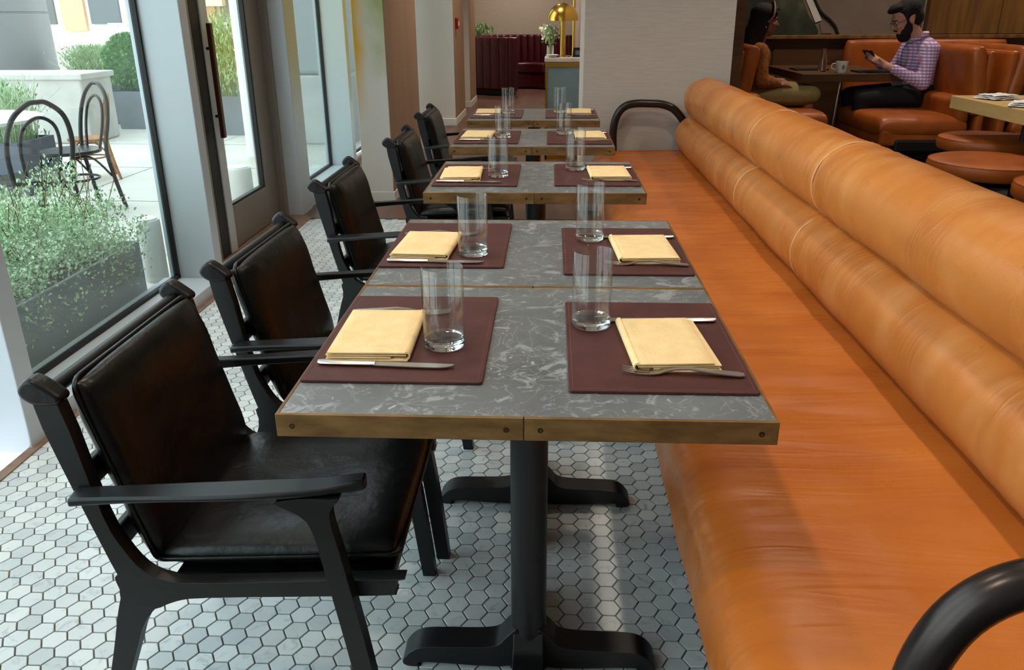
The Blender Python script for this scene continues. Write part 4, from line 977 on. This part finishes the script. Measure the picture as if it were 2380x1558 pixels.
w = MB(); pts = [V(2.915+.07*math.cos(t_), 7.055+.072*math.sin(t_), 1.135+.028*math.cos(t_)) for t_ in [k*2*math.pi/20 for k in range(20)]]; w.tube(pts, .013, 8, closed=True, flat=1.6); w.build('collar', 'shirt', man, 60)
w = MB(); capsule(w, V(2.99, 6.98, .71), V(2.99, 7.14, .71), .115, .115)
for h_, k_, a in legs: capsule(w, V(*h_), V(*k_), .098, .075); capsule(w, V(*k_), V(*a), .072, .056)
fuse(w, 'trousers', 'navy', man, .012, 4)
for h_, k_, a in legs:
    w = MB(); ell(w, V(a[0]-.06, a[1], DZ+.045), (.13, .045, .045)); capsule(w, V(a[0], a[1], .2), V(a[0], a[1], DZ+.06), .042, .045); fuse(w, 'shoe', 'black_leather', man, .01, 2)
w = MB(); ell(w, PH(-.03, 0, .062), (.108, .088, .088), RH); ell(w, PH(-.07, 0, .0), (.062, .08, .08), RH); ell(w, PH(.045, 0, .105), (.055, .07, .035), RH); ell(w, PH(.075, .01, .098), (.03, .05, .024), RH)
for s_ in (-1, 1): ell(w, PH(.0, s_*.072, .045), (.03, .014, .05), RH); ell(w, PH(.012, s_*.07, -.0), (.012, .01, .04), RH)
fuse(w, 'hair', 'hair_dark', man, .009, 2)
w = MB(); ell(w, PH(.042, 0, -.108), (.052, .05, .045), RH); ell(w, PH(.066, 0, -.085), (.028, .036, .03), RH)
for s_ in (-1, 1): ell(w, PH(.034, s_*.044, -.075), (.045, .022, .038), RH); ell(w, PH(.018, s_*.057, -.058), (.034, .016, .042), RH); ell(w, PH(.006, s_*.067, -.025), (.02, .013, .045), RH)
capsule(w, PH(.089, -.024, -.046), PH(.089, .024, -.046), .008, .008)
fuse(w, 'beard', 'hair_dark', man, .007, 2)
eyes(PH, RH, -1, man)
w = MB()
for s_ in (-1, 1):
    w.tube([PH(.094, s_*.032+.02*math.cos(q), .004+.015*math.sin(q)) for q in [k*R(20) for k in range(18)]], .0016, 5, closed=True); w.tube([PH(.093, s_*.052, .008), PH(.0, s_*.083, .012)], .0016, 5)
w.tube([PH(.096, -.012, .008), PH(.096, .012, .008)], .0016, 5); w.build('spectacles', 'black_plastic', man, 60)
ph = MB().box(-.038, .038, -.075, .075, -.004, .004).build('phone', 'black_plastic', None, bevel=.003); ph.location = (2.55, 7.035, 1.01); ph.rotation_euler = (0, R(52), R(8)); tag(ph, 'black phone held in the hands of the man', 'phone')
MB().box(-.034, .034, -.069, .069, .004, .0046).build('screen', 'far_dark', ph)
# woman in a mustard knit
wo = empty('person', (1.66, 7.03, DZ), 'long haired woman in a mustard knit seated across the walnut table', 'person'); OFF = Vector((1.66, 7.03, DZ))
b_ = MB(); hc = V(1.70, 7.04, 1.262); PH, RH = headshape(b_, hc, 1, R(6), .98)
capsule(b_, V(1.655, 7.04, 1.09), V(1.685, 7.04, 1.2), .052, .05); capsule(b_, V(1.62, 7.04, .74), V(1.645, 7.04, 1.0), .105, .105)
arms = [((1.645, 6.885, 1.045), (1.665, 6.835, .82), (1.83, 6.90, .79)), ((1.65, 7.19, 1.045), (1.68, 7.24, .82), (1.85, 7.13, .80))]
for a, e, w in arms: capsule(b_, V(*a), V(*e), .042, .034); capsule(b_, V(*e), V(*w), .034, .023)
hand(b_, V(1.83, 6.90, .79), V(1.885, 6.925, .782), (.9, .2, -.1), (.1, .9, .1), (.1, .1, -.9), (.5, .7, .3))
hand(b_, V(1.85, 7.13, .80), V(1.905, 7.11, .792), (.9, -.2, -.1), (.1, -.9, .1), (.1, -.1, -.9), (.5, -.7, .3))
legs = [((1.66, 6.95, .70), (2.10, 6.96, .70), (2.05, 6.97, .2)), ((1.66, 7.13, .70), (2.10, 7.1, .70), (2.07, 7.1, .2))]
for h_, k_, a in legs: capsule(b_, V(*h_), V(*k_), .07, .05); capsule(b_, V(*k_), V(*a), .048, .033); 
fuse(b_, 'body', 'skin_tan', wo, .006, 3)
w = MB(); capsule(w, V(1.625, 7.04, .74), V(1.645, 7.04, 1.0), .128, .122)
for a, e, wr in arms:
    capsule(w, V(1.65, 7.04, 1.06), V(*a), .06, .06); capsule(w, V(*a), V(*e), .064, .058); ee, ww = Vector(e), Vector(wr); capsule(w, ee-OFF, ee+(ww-ee)*.85-OFF, .058, .036)
fuse(w, 'cardigan', 'mustard_knit', wo, .011, 4)
w = MB(); capsule(w, V(1.66, 6.97, .71), V(1.66, 7.11, .71), .11, .11)
for h_, k_, a in legs: capsule(w, V(*h_), V(*k_), .095, .082)
ell(w, V(1.9, 7.03, .72), (.24, .13, .085)); fuse(w, 'skirt', 'olive', wo, .012, 3)
for h_, k_, a in legs:
    w = MB(); ell(w, V(a[0]+.06, a[1], DZ+.04), (.115, .04, .04)); capsule(w, V(a[0], a[1], .2), V(a[0], a[1], DZ+.05), .036, .038); fuse(w, 'shoe', 'black_leather', wo, .01, 2)
w = MB(); ell(w, PH(-.03, 0, .055), (.105, .088, .085), RH); ell(w, PH(-.075, 0, -.03), (.06, .085, .11), RH); ell(w, PH(-.1, 0, -.13), (.06, .09, .1), RH)
ell(w, PH(-.1, 0, -.19), (.055, .095, .11), RH)
for s_ in (-1, 1): ell(w, PH(-.05, s_*.062, -.1), (.055, .035, .13), RH); ell(w, PH(-.03, s_*.07, -.03), (.05, .022, .1), RH); ell(w, PH(.035, s_*.06, .06), (.04, .018, .04), RH)
ell(w, PH(.04, 0, .1), (.05, .06, .025), RH); fuse(w, 'hair', 'hair_black', wo, .009, 2)
w = MB(); w.tube([PH(.035+.0*math.cos(t_)-.06*(math.sin(t_) < 0)*abs(math.sin(t_)), .098*math.cos(t_), .045+.105*math.sin(t_)) for t_ in [R(-30+240*k/24) for k in range(25)]], .016, 8, flat=.4); w.build('headband', 'headband', wo, 60)
eyes(PH, RH, 1, wo)
for s_ in (-1, 1):
    w = MB(); ell(w, PH(-.008, s_*.085, -.045), (.006, .006, .008)); w.build('earring', 'fence_white', wo, 60)

# ------------------------------------------------------------------ hexagon floor tiles (last, so the ones in plain view can be picked)
HP = .0525; HR = HP/math.sqrt(3); HT = (HP-.0036)/math.sqrt(3)
def hexv(cx, cy):
    v = []
    for r, z in ((HT, -.006), (HT, -.0008), (HT-.0009, 0)): v += [(cx+r*math.cos(R(60*k)), cy+r*math.sin(R(60*k)), z) for k in range(6)]
    return v
HF = [tuple(range(12, 18))]+[(a*6+k, a*6+(k+1) % 6, (a+1)*6+(k+1) % 6, (a+1)*6+k) for a in (0, 1) for k in range(6)]
cells = []
for i in range(int(2.2/(1.5*HR))):
    x = -1.668+i*1.5*HR
    for j in range(int(4.95/HP)):
        y = .58+j*HP+(HP/2 if i % 2 else 0)
        if x+HR < .5 and y < 5.51: cells.append((x, y))
bpy.context.view_layer.update(); dg = bpy.context.evaluated_depsgraph_get()
vis = []
for c in cells:
    p = Vector((c[0], c[1], 0)); u, w, d = project(p)
    if 0 < u < IW and 0 < w < IH:
        dr_ = (p-CAMP); L = dr_.length; hit, loc, *_r, ob, _m = S.ray_cast(dg, CAMP, dr_.normalized())
        if hit and (loc-CAMP).length > L-.02: vis.append((d, c))
vis.sort(); near = set(c for _, c in vis[:300])
hm = MB().add(hexv(0, 0), HF).mesh('tile', 'tile')
for c in sorted(near): place('tile', hm, FLOOR, loc=(c[0], c[1], 0))
mb = MB()
for c in cells:
    if c not in near: mb.add(hexv(*c), HF)
o = mb.build('tiles', 'tile', FLOOR); o['kind'] = 'stuff'
